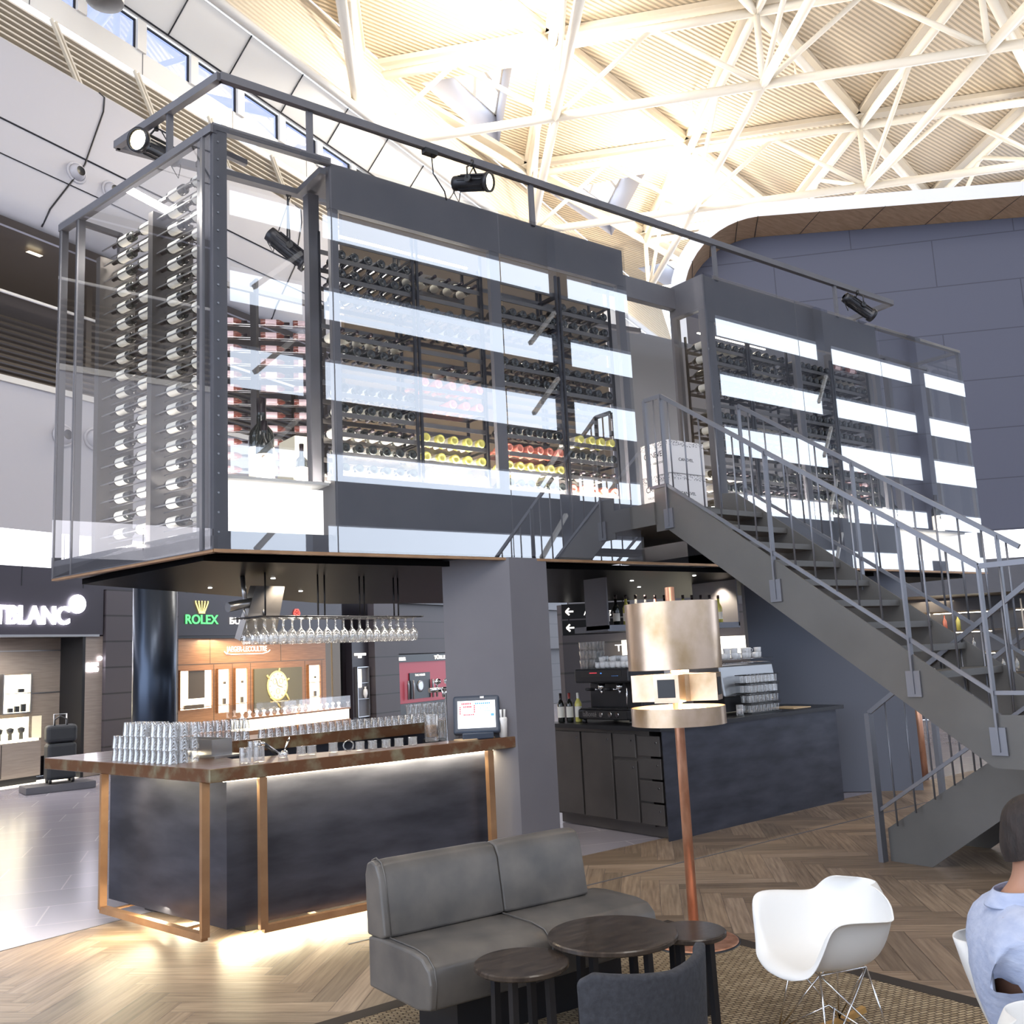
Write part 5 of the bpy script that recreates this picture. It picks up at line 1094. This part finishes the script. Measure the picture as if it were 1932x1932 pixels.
def coffee(x0, x1, y0, y1, z, lab, face):
    t = thing('espresso_machine', lab, 'espresso machine', ((x0+x1)/2, (y0+y1)/2, z))
    if face == 'left':
        b = MB().use('blackmetal'); b.box(x0+.02, x1, y0, y1, z+.04, z+.14); b.box(x0+.18, x1, y0+.02, y1-.02, z+.14, z+.40); b.prism([(x0, y0), (x1-.05, y0), (x1-.05, y1), (x0, y1)], z+.40, z+.54); bevel(b.out('housing', None, t), .02, 3)
        b = MB().use('black'); b.box(x0+.02, x0+.18, y0+.05, y1-.05, z+.141, z+.15); b.box(x0-.002, x0, y0+.1, y1-.1, z+.46, z+.52); b.box(x0+.018, x0+.02, y0+.08, y1-.1, z+.05, z+.13); b.out('panel', None, t)
        b = MB().use('scr_blue'); b.box(x0-.004, x0-.002, y0+.38, y0+.40, z+.49, z+.50); [b.box(x0-.004, x0-.002, y0+.15+.02*i, y0+.155+.02*i, z+.465, z+.47) for i in range(5)]; b.use('scr_red'); b.box(x0-.004, x0-.002, y0+.45, y0+.56, z+.495, z+.503); b.out('indicator_lights', None, t)
        for yy in (y0+.22, y0+.48):
            b = MB().use('chrome'); b.lathe([(.035, 0), (.035, .06)], (x0+.08, yy, z+.33), 14); b.tube([(x0+.08, yy, z+.33), (x0-.02, yy, z+.34)], .009, 6); b.tube([(x0+.08, yy, z+.33), (x0+.08, yy, z+.29)], .012, 6); b.out('group_head', None, t)
            b = MB().use('black'); b.tube([(x0-.02, yy, z+.34), (x0-.13, yy, z+.345)], .014, 8); b.out('handle', None, t)
        b = MB().use('chrome'); b.tube([(x0+.04, y0+.08, z+.4), (x0+.03, y0+.08, z+.15)], .006, 6); b.out('steam_wand', None, t)
        for q_ in (.22, .32, .45): b = MB().use('chrome'); b.lathe([(.03, 0), (.025, .006)], (x0+.018, y0+q_, z+.09), 14, ax=(-1, 0, 0)); b.out('gauge', None, t)
        b = MB().use('chrome'); b.lathe([(.028, 0), (.024, .004)], (x0+.178, y0+.1, z+.27), 14, ax=(-1, 0, 0)); b.out('emblem', None, t)
        text('lettering', 'laBonté', .07, 'stainless', (x0+.0175, y1-.08, z+.07), (0, -1, 0), ext=.001, parent=t, width=.2)
        b = MB().use('black'); [b.lathe([(.025, 0), (.025, .04)], (x, y, z), 10) for x in (x0+.06, x1-.06) for y in (y0+.06, y1-.06)]; b.out('foot', None, t)
    else:
        b = MB().use('stainless'); v = [b.b.verts.new(p_) for p_ in ((x0, y0, z+.18), (x1, y0, z+.18), (x1, y0+.05, z+.5), (x0, y0+.05, z+.5), (x0, y1, z+.18), (x1, y1, z+.18), (x1, y1, z+.5), (x0, y1, z+.5))]
        for f in ((0, 1, 2, 3), (4, 5, 6, 7), (0, 1, 5, 4), (1, 2, 6, 5), (2, 3, 7, 6), (3, 0, 4, 7)): b.face([v[i] for i in f])
        bevel(b.out('housing', None, t), .015, 2)
        b = MB().use('black'); b.box(x0+.02, x1-.02, y0+.03, y1-.02, z+.03, z+.18); b.out('base', None, t)
        b = MB().use('chrome'); [b.tube([(x0, y0+.03, z+h_), (x1, y0+.03, z+h_), (x1, y1, z+h_)], .004, 5) for h_ in (.52, .56)]; b.out('cup_rail', None, t)
        text('lettering', 'laCimbali', .05, 'cab_steel', (x0+.25, y0+.018, z+.28), (1, 0, 0), ext=.001, parent=t, width=.24)
coffee(6.5, 7.05, 6.72, 7.52, 1.01, 'black two-group espresso machine on the back counter', 'left')
coffee(7.75, 8.62, 6.62, 7.1, 1.01, 'silver espresso machine seen from behind, right of the lamp', 'back')
b = MB(); b.use('cup').lathe([(.02, 0), (.036, .01), (.04, .06), (.036, .062), (.03, .02), (0, .015)], n=12, cap=False); b.tube([(.037, 0, .05), (.058, 0, .045), (.058, 0, .025), (.036, 0, .018)], .004, 5); o = b.out('coffee_cup'); CM = o.data; bpy.data.objects.remove(o)
for k in range(7):
    for d in range(3):
        for e in range(2 if (k+d) % 2 else 1):
            put(CM, 'coffee_cup', (6.58+d*.1, 6.78+k*.075, 1.552+.055*e), (.15*random.random(), .1, random.random()*6), 'white cup on the black espresso machine, %s file, %s from the right, %s' % (('front', 'middle', 'rear')[d], NTH[k], ('lower', 'upper')[e]), 'cup', 'cups on the black espresso machine')
for k in range(8):
    for e in range(2 if k % 3 else 1): put(CM, 'coffee_cup', (7.92+k*.085, 6.74+.03*(k % 2), 1.572+.052*e), (math.pi*0, 0, k), 'white cup on the silver espresso machine, %s from left, %s' % (NTH[k], ('lower', 'upper')[e]), 'cup', 'cups on the silver espresso machine')
for k in range(5):
    for d in range(2):
        for e in range(3): put(TM, 'tumbler', (6.6+d*.08, 7.28+k*.05+.02*e*0, 1.552+.09*e), (0, 0, 0), 'latte glass on the black espresso machine, %s column from right, %s file, %s tier' % (NTH[k], ('front', 'rear')[d], NTH[e]), 'glass', 'latte glasses on the black espresso machine')
for k in range(4):
    t = tag(bpy.data.objects.new('glass_basket', None), ('lowest', 'second', 'third', 'topmost')[k]+' basket in the pile of glass baskets before the silver machine', 'glass basket'); COL.objects.link(t); t.location = (8.15, 6.5, 1.015+k*.1)
    b = MB().use('black'); x0, x1, y0, y1, z = 7.9, 8.38, 6.42, 6.6, 1.015+k*.1
    for q_ in (((x0, y0), (x1, y0)), ((x1, y0), (x1, y1)), ((x1, y1), (x0, y1)), ((x0, y1), (x0, y0))): b.bar((*q_[0], z+.006), (*q_[1], z+.006), .01, .012); b.bar((*q_[0], z+.09), (*q_[1], z+.09), .006, .008)
    b.out('basket_frame', None, t)
    b = MB(); [b.use('tumbler').lathe([(.026, 0), (.03, .08)], (x0+.035+i*.06, y0+.04+j*.08, z+.01), 10, cap=False) for i in range(8) for j in range(2)]; tag(b.out('small_glasses', None, t), kind='stuff')
clear_glass('paper_cup', 7.72, 6.42, 1.011, .036, .11, 'pale cup standing right of the lamp tray on the counter', 'cup', 'carton')
b = MB().use('paper'); b.box(8.7, 9.0, 6.5, 6.85, 1.011, 1.02); tag(b.out('folded_paper'), 'warm lit sheet of paper near the right end of the back counter', 'paper')
for k, lab in enumerate(('dark wine bottle left of the black espresso machine, front one', 'red-topped wine bottle left of the black espresso machine', 'yellow-topped bottle close against the black espresso machine')):
    put_bottle(BM[('dark', 'red', 'straw')[k]], (6.52+.05*k, 7.78-.08*k, 1.012), (0, 0, 0), lab, None)
# hanging shelf unit over the back counter
t = thing('hanging_shelf', 'dark steel bottle shelf hanging from the soffit behind the lamp', 'shelf', (7.4, 7.2, 1.93))
b = MB().use('pillar'); b.box(6.44, 6.46, 6.9, 7.22, 1.93, 2.44); b.out('end_panel', None, t); b = MB().use('pillar'); b.box(8.40, 8.42, 6.9, 7.54, 1.93, 2.44); b.out('end_panel', None, t)
b = MB().use('steel_rail'); b.box(6.44, 8.42, 6.9, 7.4, 1.91, 1.97); b.out('shelf', None, t)
bs = (('wine', 'dark'), ('wine', 'dark'), ('straw', 'green'), ('clear', 'clear'), ('clear', 'clear'), ('rose', 'amber'), ('wine', 'dark'), ('clear', 'clear'), ('straw', 'pale'), ('wine', 'dark'), ('clear', 'clear'), ('clear', 'clear'), ('straw', 'pale'))
for k in range(13):
    if 4 < k < 9 and False: continue
    m_, nm = bs[k]; x = 6.56+k*.142; b = MB(); b.use(m_).lathe([(.036, 0), (.036, .17), (.014, .22), (.014, .27)], (x, 7.05, 1.971), 12); b.use('capsule').lathe([(.0155, .265), (.0155, .305)], (x, 7.05, 1.971), 10)
    b.use('label').lathe([(.0368, .04), (.0368, .12)], (x, 7.05, 1.971), 12, cap=False); tag(b.out('spirit_bottle'), 'spirit bottle on the hanging shelf, %s from the left' % ('first', 'second', 'third', 'fourth', 'fifth', 'sixth', 'seventh', 'eighth', 'ninth', 'tenth', 'eleventh', 'twelfth', 'thirteenth')[k], 'bottle')
# hanging direction signs beyond
sx = Vector((.8, -.6, 0))
def sign(x, y, z0, z1, w_, body, lab, extra=None):
    t = thing('direction_sign', lab, 'direction sign', (x, y, z0)); p_ = Vector((x, y, 0)); b = MB().use('black'); b.bar(p_+Vector((0, 0, (z0+z1)/2)), p_+sx*w_+Vector((0, 0, (z0+z1)/2)), .06, z1-z0); b.out('board', None, t)
    n_ = Vector((-.6, -.8, 0))*.034; b = MB().use('blackmetal'); [b.tube([p_+sx*w_*f_+Vector((0, 0, z1)), p_+sx*w_*f_+Vector((0, 0, 2.6 if z1 < 2.3 else 3.2))], .008, 6) for f_ in (.1, .9)]; b.out('hanger', None, t)
    for s_, txt, sz in body: text('lettering', txt, sz, 'sign_white' if False else 'sign_soft', p_+sx*s_+n_+Vector((0, 0, z0+.045)), sx, ext=.002, parent=t)
    for s_ in (extra or ()): 
        q = p_+sx*s_+n_+Vector((0, 0, (z0+z1)/2)); b = MB().use('sign_soft'); b.bar(q, q+sx*.11, .01, .022); b.bar(q, q+sx*.05+Vector((0, 0, .05)), .01, .022); b.bar(q, q+sx*.05-Vector((0, 0, .05)), .01, .022); b.out('arrow', None, t)
sign(9.06, 10.68, 2.215, 2.43, 1.0, ((.32, 'Ausgang', .12),), 'black hanging sign with left arrow, upper right board', (.06,))
sign(9.06, 10.68, 1.98, 2.195, 1.0, ((.38, 'A', .2), (.55, 'B', .2)), 'black hanging sign with left arrow and letter A, lower right board', (.06,))
sign(8.5, 11.1, 2.215, 2.43, .5, (), 'black hanging sign with blue square, upper left board'); sign(8.5, 11.1, 1.98, 2.195, .5, (), 'black hanging sign with restroom figures, lower left board')
p_ = Vector((8.5, 11.1, 0))+sx*.34-Vector((.6, .8, 0))*.034
b = MB().use('scr_blue'); b.bar(p_+Vector((0, 0, 2.32)), p_+sx*.13+Vector((0, 0, 2.32)), .004, .15); b.use('sign_soft'); b.bar(p_+sx*.02+Vector((0, 0, 2.32))-Vector((.6, .8, 0))*.004, p_+sx*.11+Vector((0, 0, 2.32))-Vector((.6, .8, 0))*.004, .002, .12); b.bar(p_+Vector((0, 0, 2.085)), p_+sx*.13+Vector((0, 0, 2.085)), .004, .15); b.use('ink'); [b.bar(p_+sx*x+Vector((0, 0, 2.04))-Vector((.6, .8, 0))*.004, p_+sx*x+Vector((0, 0, 2.12))-Vector((.6, .8, 0))*.004, .03, .002, up=sx) for x in (.04, .09)]; tag(b.out('pictogram'), 'blue and white pictograms on the upper and lower left boards', 'pictogram')
b = MB().use('soft_glow'); b.box(11.2, 14.4, 11.6, 11.7, 1.5, 1.9); b.use('slate'); b.box(10.0, 15, 11.8, 11.9, 0, 2.5); b.use('display'); b.box(12.6, 13.4, 11.7, 11.75, .9, 1.4); b.use('panel_white'); b.box(11.4, 12.4, 11.7, 11.75, .4, 1.45); struct(b.out('wall_far_kiosk'))
text('kiosk_lettering', 'TAX FREE SHOPPING', .16, 'sign_soft', (10.9, 11.55, 1.72), (.97, -.1, 0), ext=.003, width=2.4); bpy.data.objects['kiosk_lettering']['label'] = 'small white lettering on the bright kiosk fascia behind the coffee cups'; bpy.data.objects['kiosk_lettering']['category'] = 'sign'

# ================================================================== copper speaker lamp
LX, LY = 4.352, 4.092
lamp = thing('floor_lamp', 'tall copper floor lamp with drum shade and speaker ring', 'floor lamp', (LX, LY, 0)); c = (LX, LY, 0)
b = MB().use('copper'); b.lathe([(.252, .008), (.252, .022), (.24, .026)], c, 48); b.out('base_disc', None, lamp)
b = MB().use('black'); b.lathe([(.26, .0), (.262, .018), (.254, .02)], c, 48); b.out('base_edge', None, lamp)
b = MB().use('copper'); b.lathe([(.03, .02), (.03, 2.08), (.026, 2.083)], c, 20); b.out('pole', None, lamp)
b = MB().use('brass'); b.lathe([(.283, 1.585), (.283, 1.985)], c, 64, cap=False); b.lathe([(.28, 1.585), (.28, 1.985)], c, 64, cap=False); b.lathe([(.03, 1.98), (.282, 1.984)], c, 64, cap=False); b.lathe([(.281, 1.585), (.284, 1.583)], c, 64, cap=False); b.out('drum_shade', None, lamp)
b = MB().use('brass'); b.lathe([(.283, 1.255), (.283, 1.36)], c, 64, cap=False); b.lathe([(.279, 1.26), (.279, 1.36)], c, 64, cap=False); b.lathe([(.03, 1.262), (.282, 1.258)], c, 64, cap=False); b.out('tray_ring', None, lamp)
b = MB().use(mat('lit_diffuser', (1, .93, .8), .4, emit=(1, .9, .66), es=3.2)); b.lathe([(.035, 1.335), (.27, 1.335)], c, 48, cap=False); b.out('diffuser', None, lamp)
for k in range(4):
    a = R_(-150+90*k); d = Vector((math.cos(a), math.sin(a), 0)); n_ = Vector((-d.y, d.x, 0)); q = Vector(c)+d*.17
    def V(x, y, z): w_ = q+d*x+n_*y; return (w_.x, w_.y, z)
    b = MB().use('brass'); P_ = [V(-.10, -.075, 0)[:2], V(.09, -.075, 0)[:2], V(.09, .075, 0)[:2], V(-.10, .075, 0)[:2]]; b.prism(P_, 1.395, 1.555); s_ = b.out('speaker_box', None, lamp)
    b = MB().use('black'); b.prism([V(.0905, -.052, 0)[:2], V(.093, -.052, 0)[:2], V(.093, .052, 0)[:2], V(.0905, .052, 0)[:2]], 1.425, 1.53); bevel(b.out('speaker_grille', None, s_), .008, 2)
b = MB().use('brass'); b.lathe([(.13, 1.395), (.13, 1.555)], c, 8, cap=False); b.out('speaker_core', None, lamp)
light('POINT', (LX, LY-.1, 1.375), 4, (1, .84, .55), .06); light('AREA', (LX, LY, 1.6), 4, (1, .84, .6), .3, .3)

# ================================================================== lounge
b = MB().use('rug'); b.box(-.5, 4.47, -1.5, 4.42, .001, .012); rg = b.out('woven_rug'); tag(rg, 'coarse woven sisal rug with dark border under the seats', 'rug')
b = MB().use('cardboard'); b.box(-.5, 4.57, 4.42, 4.52, .001, .013); b.box(4.47, 4.57, -1.5, 4.42, .001, .013); b.out('border', None, rg)

def sofa():
    t = thing('sofa', 'two-seat grey leather banquette sofa with upright back', 'sofa', (2.9, 3.9, 0)); 
    def T(x, y, z): return (2.30+x*.993+y*.02*-1, 4.24-x*.075+y*.99, z)
    def cushion(x0, x1, prof, name, taper0=0, taper1=0):
        n = 9; rows = []
        for i in range(n):
            f = i/(n-1); x = x0+(x1-x0)*f; e = min(f, 1-f)*(x1-x0); k = 1 if e > .02 else .97
            row = []
            for y, z in prof:
                yy = y*(1-(taper0*(1-f)+taper1*f)) if y < -.05 else y
                zc = .5*(prof[0][1]+max(p_[1] for p_ in prof)); row.append(T(x, yy, zc+(z-zc)*(1 if 0 < i < n-1 else .975)))
            rows.append(row)
        b = MB().use('leather'); b.grid(rows, closed=True); b.face([b.b.verts.new(p_) for p_ in rows[0]][::-1]); b.face([b.b.verts.new(p_) for p_ in rows[-1]])
        bmesh.ops.remove_doubles(b.b, verts=b.b.verts, dist=.0005); o = b.out(name, None, t, True); bevel(o, .012, 3); return o
    seat = [(.02, .20), (.02, .43), (-.1, .44), (-.36, .435), (-.45, .42), (-.50, .38), (-.515, .32), (-.50, .21), (-.4, .19)]
    back = [(.03, .43), (.04, .71), (.02, .765), (-.02, .78), (-.07, .765), (-.10, .71), (-.14, .445), (-.1, .43)]
    cushion(.0, .66, seat, 'seat'); cushion(.663, 1.36, seat, 'seat', 0, .12)
    cushion(.0, .66, back, 'backrest'); cushion(.663, 1.19, back, 'backrest')
    b = MB().use('blackmetal'); b.prism([T(.2, -.40, 0)[:2], T(1.15, -.40, 0)[:2], T(1.15, -.08, 0)[:2], T(.2, -.08, 0)[:2]], .012, .2); b.out('plinth', None, t)
    b = MB().use('leather')
    b.tube([T(.03, y, z+.004) for y, z in back[1:7]], .004, 5); b.tube([T(.03, y, z+.003) for y, z in seat[1:8]], .004, 5); b.tube([T(.655, y, z+.003) for y, z in seat[1:8]], .004, 5); b.out('piping', None, t)
sofa()
def round_table(x, y, r, h, lab, th=.025, legs=4, rot=0, lr=None):
    t = thing('side_table', lab, 'side table', (x, y, 0)); b = MB().use('table'); b.lathe([(r-.008, h-th), (r, h-th+.006), (r, h-.005), (r-.006, h), (.0, h)], (x, y, 0), 64, smooth=False); o = b.out('table_top', None, t)
    for k in range(legs):
        a = rot+k*2*math.pi/legs; rr = (lr or r*.62); b = MB().use('blackmetal'); b.bar((x+rr*math.cos(a), y+rr*math.sin(a), .012), (x+rr*.95*math.cos(a), y+rr*.95*math.sin(a), h-th), .03, .03); b.out('leg', None, t)
round_table(3.07, 3.39, .295, .45, 'largest round dark oak side table before the sofa', rot=.3)
round_table(2.60, 3.46, .205, .415, 'small round dark side table nearest the sofa left end', rot=.6)
round_table(3.44, 3.26, .165, .41, 'small round table catching lamp light, behind the largest table', rot=.2)

def shell_chair(name, lab, pos, yaw, rocker=True):
    t = thing(name, lab, 'armchair', (0, 0, 0))
    rows = [(.285, .375, .10, .275, .38, 2), (.283, .392, .155, .265, .396, 2), (.265, .408, .205, .25, .412, 2), (.235, .415, .235, .225, .45, 2.6), (.20, .412, .268, .20, .56, 3.2), (.165, .408, .30, .18, .655, 3.6), (.08, .40, .31, .09, .66, 3.8), (-.02, .395, .31, 0, .65, 3.8), (-.11, .40, .30, -.09, .64, 3.4), (-.17, .43, .295, -.16, .635, 3), (-.215, .51, .285, -.21, .65, 2.6), (-.24, .58, .265, -.24, .675, 2.2), (-.265, .65, .235, -.265, .70, 2), (-.28, .71, .18, -.28, .728, 2), (-.29, .735, .10, -.29, .74, 2)]
    P_ = []
    for cx, cz, hw, ex, ez, pw in rows:
        r = []
        for k in range(-9, 10):
            s_ = k/9; a = abs(s_)
            if a > .89: ext = (a-.89)/.11; fl = .035*ext*(1 if .5 < ez and cx > -.2 else .3)
            else: fl = 0
            u = min(1, a/.9); yy = math.copysign(hw*min(1, u*1.0)**.8+fl, s_) if s_ else 0; f = u**pw
            bx = cx+(ex-cx)*f; 
            if cx < -.15: bx += (.10*(cx+.15)/-.15)*(u**2)   # the back wraps forward
            r.append((bx, yy, cz+(ez-cz)*f))
        P_.append(r)
    b = MB().use('white'); b.grid(P_); o = b.out('seat_shell', None, t); so = o.modifiers.new('thickness', 'SOLIDIFY'); so.thickness = .007; so.offset = 0; subsurf(o, 2)
    b = MB().use('chrome'); top = [(.12, .11, .385), (.12, -.11, .385), (-.13, .11, .385), (-.13, -.11, .385)]; ft = [(.17, .2, .06), (.17, -.2, .06), (-.17, .2, .06), (-.17, -.2, .06)]
    for a_, f_ in ((0, 0), (0, 2), (1, 1), (1, 3), (2, 2), (2, 0), (3, 3), (3, 1), (0, 1), (2, 3)): b.tube([top[a_], ft[f_]], .0045, 6)
    b.tube([ft[0], ft[1]], .0045, 6); b.tube([ft[2], ft[3]], .0045, 6); b.tube([top[0], top[1], top[3], top[2]], .0045, 6, closed=True); b.tube([ft[0], (0, .02, .2), ft[3]], .004, 6); b.tube([ft[1], (0, -.02, .2), ft[2]], .004, 6); b.out('wire_base', None, t)
    if rocker:
        for s_ in (1, -1):
            b = MB().use('ash'); pr = [(-.32+.08*k, s_*.2, .03+.5*(-.32+.08*k)**2) for k in range(9)]
            for i in range(8): b.bar(pr[i], pr[i+1], .028, .026)
            b.out('rocker', None, t)
    t.location = pos; t.rotation_euler = (0, 0, yaw); return t
shell_chair('rocking_chair', 'empty white moulded rocking armchair with wire base on the rug', (3.59, 2.63, .012), R_(160)).scale = (.9, .9, .9)
shell_chair('armchair', 'white moulded armchair occupied by the person in a blue shirt', (3.20, 1.50, .012), R_(-64), False)
shell_chair('armchair', 'white moulded armchair cut off by the bottom right picture corner', (2.565, 1.07, .012), R_(-100), False)
def felt_chair():
    t = thing('lounge_chair', 'low dark grey felt chair in the foreground, back to camera', 'chair', (2.12, 2.35, 0)); 
    P_ = []
    for i in range(13):
        f = i/12; a = R_(-90-62+124*f); r = []
        zt = .755+.03*max(0, .5-f)*2+.02*max(0, f-.5)*2
        for k in range(7):
            z = .34+(zt-.34)*k/6; rr = .275+.02*(k/6); r.append((2.17+rr*1.05*math.cos(a), 2.39+rr*.9*math.sin(a), z-(.03 if k == 6 and i in (0, 12) else 0)))
        P_.append(r)
    b = MB().use('felt'); b.grid(P_); o = b.out('backrest', None, t); so = o.modifiers.new('thickness', 'SOLIDIFY'); so.thickness = .035; bevel(o, .012, 3); 
    b = MB().use('felt'); b.lathe([(.24, .33), (.265, .36), (.26, .42), (.2, .44), (0, .445)], (2.13, 2.42, 0), 32); b.out('seat', None, t)
    for x, y in ((1.95, 2.25), (2.31, 2.25), (1.95, 2.58), (2.31, 2.58)): b = MB().use('blackmetal'); b.tube([(x, y, .012), (x*.8+2.13*.2, y*.8+2.42*.2, .34)], .012, 8); b.out('leg', None, t)
felt_chair()

# ================================================================== person seated in the right-hand armchair
def skin_mesh(name, pts, edges, rad, m, parent, sub=2, root=0):
    me = bpy.data.meshes.new(name); me.from_pydata([Vector(p_) for p_ in pts], edges, []); o = bpy.data.objects.new(name, me); COL.objects.link(o)
    sk = o.modifiers.new('skin', 'SKIN'); sk.use_smooth_shade = True
    for i, v in enumerate(me.skin_vertices[0].data): r = rad[i]; v.radius = r if isinstance(r, tuple) else (r, r); v.use_root = i == root
    subsurf(o, sub); me.materials.append(M[m]); o.parent = parent; return o
def person():
    t = thing('person', 'seated person in a pale blue shirt with short dark hair, seen from behind', 'person', (0, 0, 0))
    # local frame: +x faces forward, y left, origin on floor under the pelvis
    pel = (.09, 0, .47); ch = (-.03, 0, .74); nb = (.02, 0, .93)
    P_ = [pel, (.02, 0, .60), ch, (-.01, 0, .88), (.035, 0, .965), (.06, 0, 1.02), (.085, 0, 1.10), (.09, 0, 1.16)]
    E_ = [(i, i+1) for i in range(7)]; r_ = [(.12, .11), (.10, .09), (.12, .085), (.10, .08), .055, .056, (.078, .095), (.06, .075)]
    def limb(start, pts, rads):
        prev = start
        for p_, q in zip(pts, rads): P_.append(p_); r_.append(q); E_.append((prev, len(P_)-1)); prev = len(P_)-1
        return prev
    for s_ in (1, -1):
        e = limb(3, [(.0, s_*.17, .87), (.07, s_*.205, .67), (.28, s_*.19, .56), (.36, s_*.16, .57)], [.036, .03, .03, .026])
        for k in range(5):
            o_ = (k-2)*.018; L = (.05, .07, .078, .07, .055)[k]
            if k == 0: limb(e, [(.37, s_*.16-s_*.045, .56), (.40, s_*.16-s_*.06, .545)], [.011, .009])
            else: limb(e, [(.41, s_*.16+o_*s_, .572), (.41+L*.6, s_*.16+o_*s_*1.2, .56), (.41+L, s_*.16+o_*s_*1.2, .54)], [.010, .009, .008])
        limb(0, [(.16, s_*.09, .44), (.45, s_*.13, .46), (.47, s_*.13, .10), (.48, s_*.13, .05), (.60, s_*.15, .04)], [.07, .06, .042, .038, .035])
    skin_mesh('body', P_, E_, r_, 'skin', t)
    # shirt
    P2 = [(.10, 0, .46), (.02, 0, .60), (-.03, 0, .74), (-.015, 0, .87), (.01, 0, .935)]; E2 = [(0, 1), (1, 2), (2, 3), (3, 4)]; r2 = [(.175, .16), (.16, .14), (.19, .145), (.17, .135), (.085, .085)]
    for s_ in (1, -1):
        n0 = len(P2); P2 += [(.0, s_*.175, .87), (.07, s_*.205, .67), (.21, s_*.20, .585)]; r2 += [.085, .078, .056]; E2 += [(3, n0), (n0, n0+1), (n0+1, n0+2)]
    o = skin_mesh('shirt', P2, E2, r2, 'shirt', t); 
    tx = bpy.data.textures.new('cloth_folds', 'CLOUDS'); tx.noise_scale = .09; d = o.modifiers.new('folds', 'DISPLACE'); d.texture = tx; d.strength = .022; d.mid_level = .5
    b = MB().use('shirt'); 
    rr = [[(.03+.078*math.cos(a_)*(1+.06*k)*1.05-.012*k, .078*math.sin(a_)*(1+.05*k), .985+.012*math.cos(a_)-(.024*k)) for a_ in [i*2*math.pi/20 for i in range(20)]] for k in range(3)]
    b.grid(rr, closed=True); o = b.out('collar'); o.parent = t; s2 = o.modifiers.new('thickness', 'SOLIDIFY'); s2.thickness = .005; subsurf(o, 1)
    # trousers
    P3 = [(0, 0, .46)]; E3 = []; r3 = [(.135, .115)]
    for s_ in (1, -1):
        n0 = len(P3); P3 += [(.16, s_*.09, .44), (.46, s_*.13, .46), (.475, s_*.13, .15)]; r3 += [.085, .078, .06]; E3 += [(0, n0), (n0, n0+1), (n0+1, n0+2)]
    skin_mesh('trousers', P3, E3, r3, 'trousers', t)
    for s_ in (1, -1):
        b = MB().use('black'); b.tube([(.44, s_*.13, .05), (.5, s_*.135, .05), (.6, s_*.15, .045), (.66, s_*.155, .04)], [.042, .046, .044, .03], 12); o = b.out('shoe'); o.parent = t
    # hair cap, ears, nose, eyes, mouth
    b = MB().use('hair'); N = 18; rows = []
    for i in range(10):
        th = math.pi*.5*i/9*1.25; rows.append([(.085+(.106*math.sin(th) if True else 0)*math.cos(a_)*(1 if math.cos(a_) < .2 or th < 1.0 else .9)-.004, .087*math.sin(th)*math.sin(a_), 1.135+.118*math.cos(th)+(.035*math.cos(a_) if th > 1.1 else 0)) for a_ in [j*2*math.pi/N for j in range(N)]])
    b.grid(rows, closed=True); o = b.out('hair'); o.parent = t; subsurf(o, 1)
    for s_ in (1, -1):
        b = MB().use('skin'); b.lathe([(0, -.008), (.02, -.006), (.024, 0), (.018, .006), (0, .004)], (.085, s_*.087, 1.105), 12, ax=(-.3, s_, 0)); o = b.out('ear'); o.parent = t
        b = MB().use('black'); b.lathe([(0, 0), (.008, .001), (.006, .004)], (.176, s_*.03, 1.115), 10, ax=(1, 0, 0)); o = b.out('eye'); o.parent = t
    b = MB().use('skin'); b.tube([(.175, 0, 1.12), (.205, 0, 1.08), (.18, 0, 1.075)], [.008, .014, .01], 8); o = b.out('nose'); o.parent = t
    b = MB().use('red_shop'); b.tube([(.172, -.02, 1.045), (.18, 0, 1.043), (.172, .02, 1.045)], .004, 6); o = b.out('mouth'); o.parent = t
    t.location = (2.975, 1.495, -.03); t.rotation_euler = (0, 0, R_(-52)); return t
person()
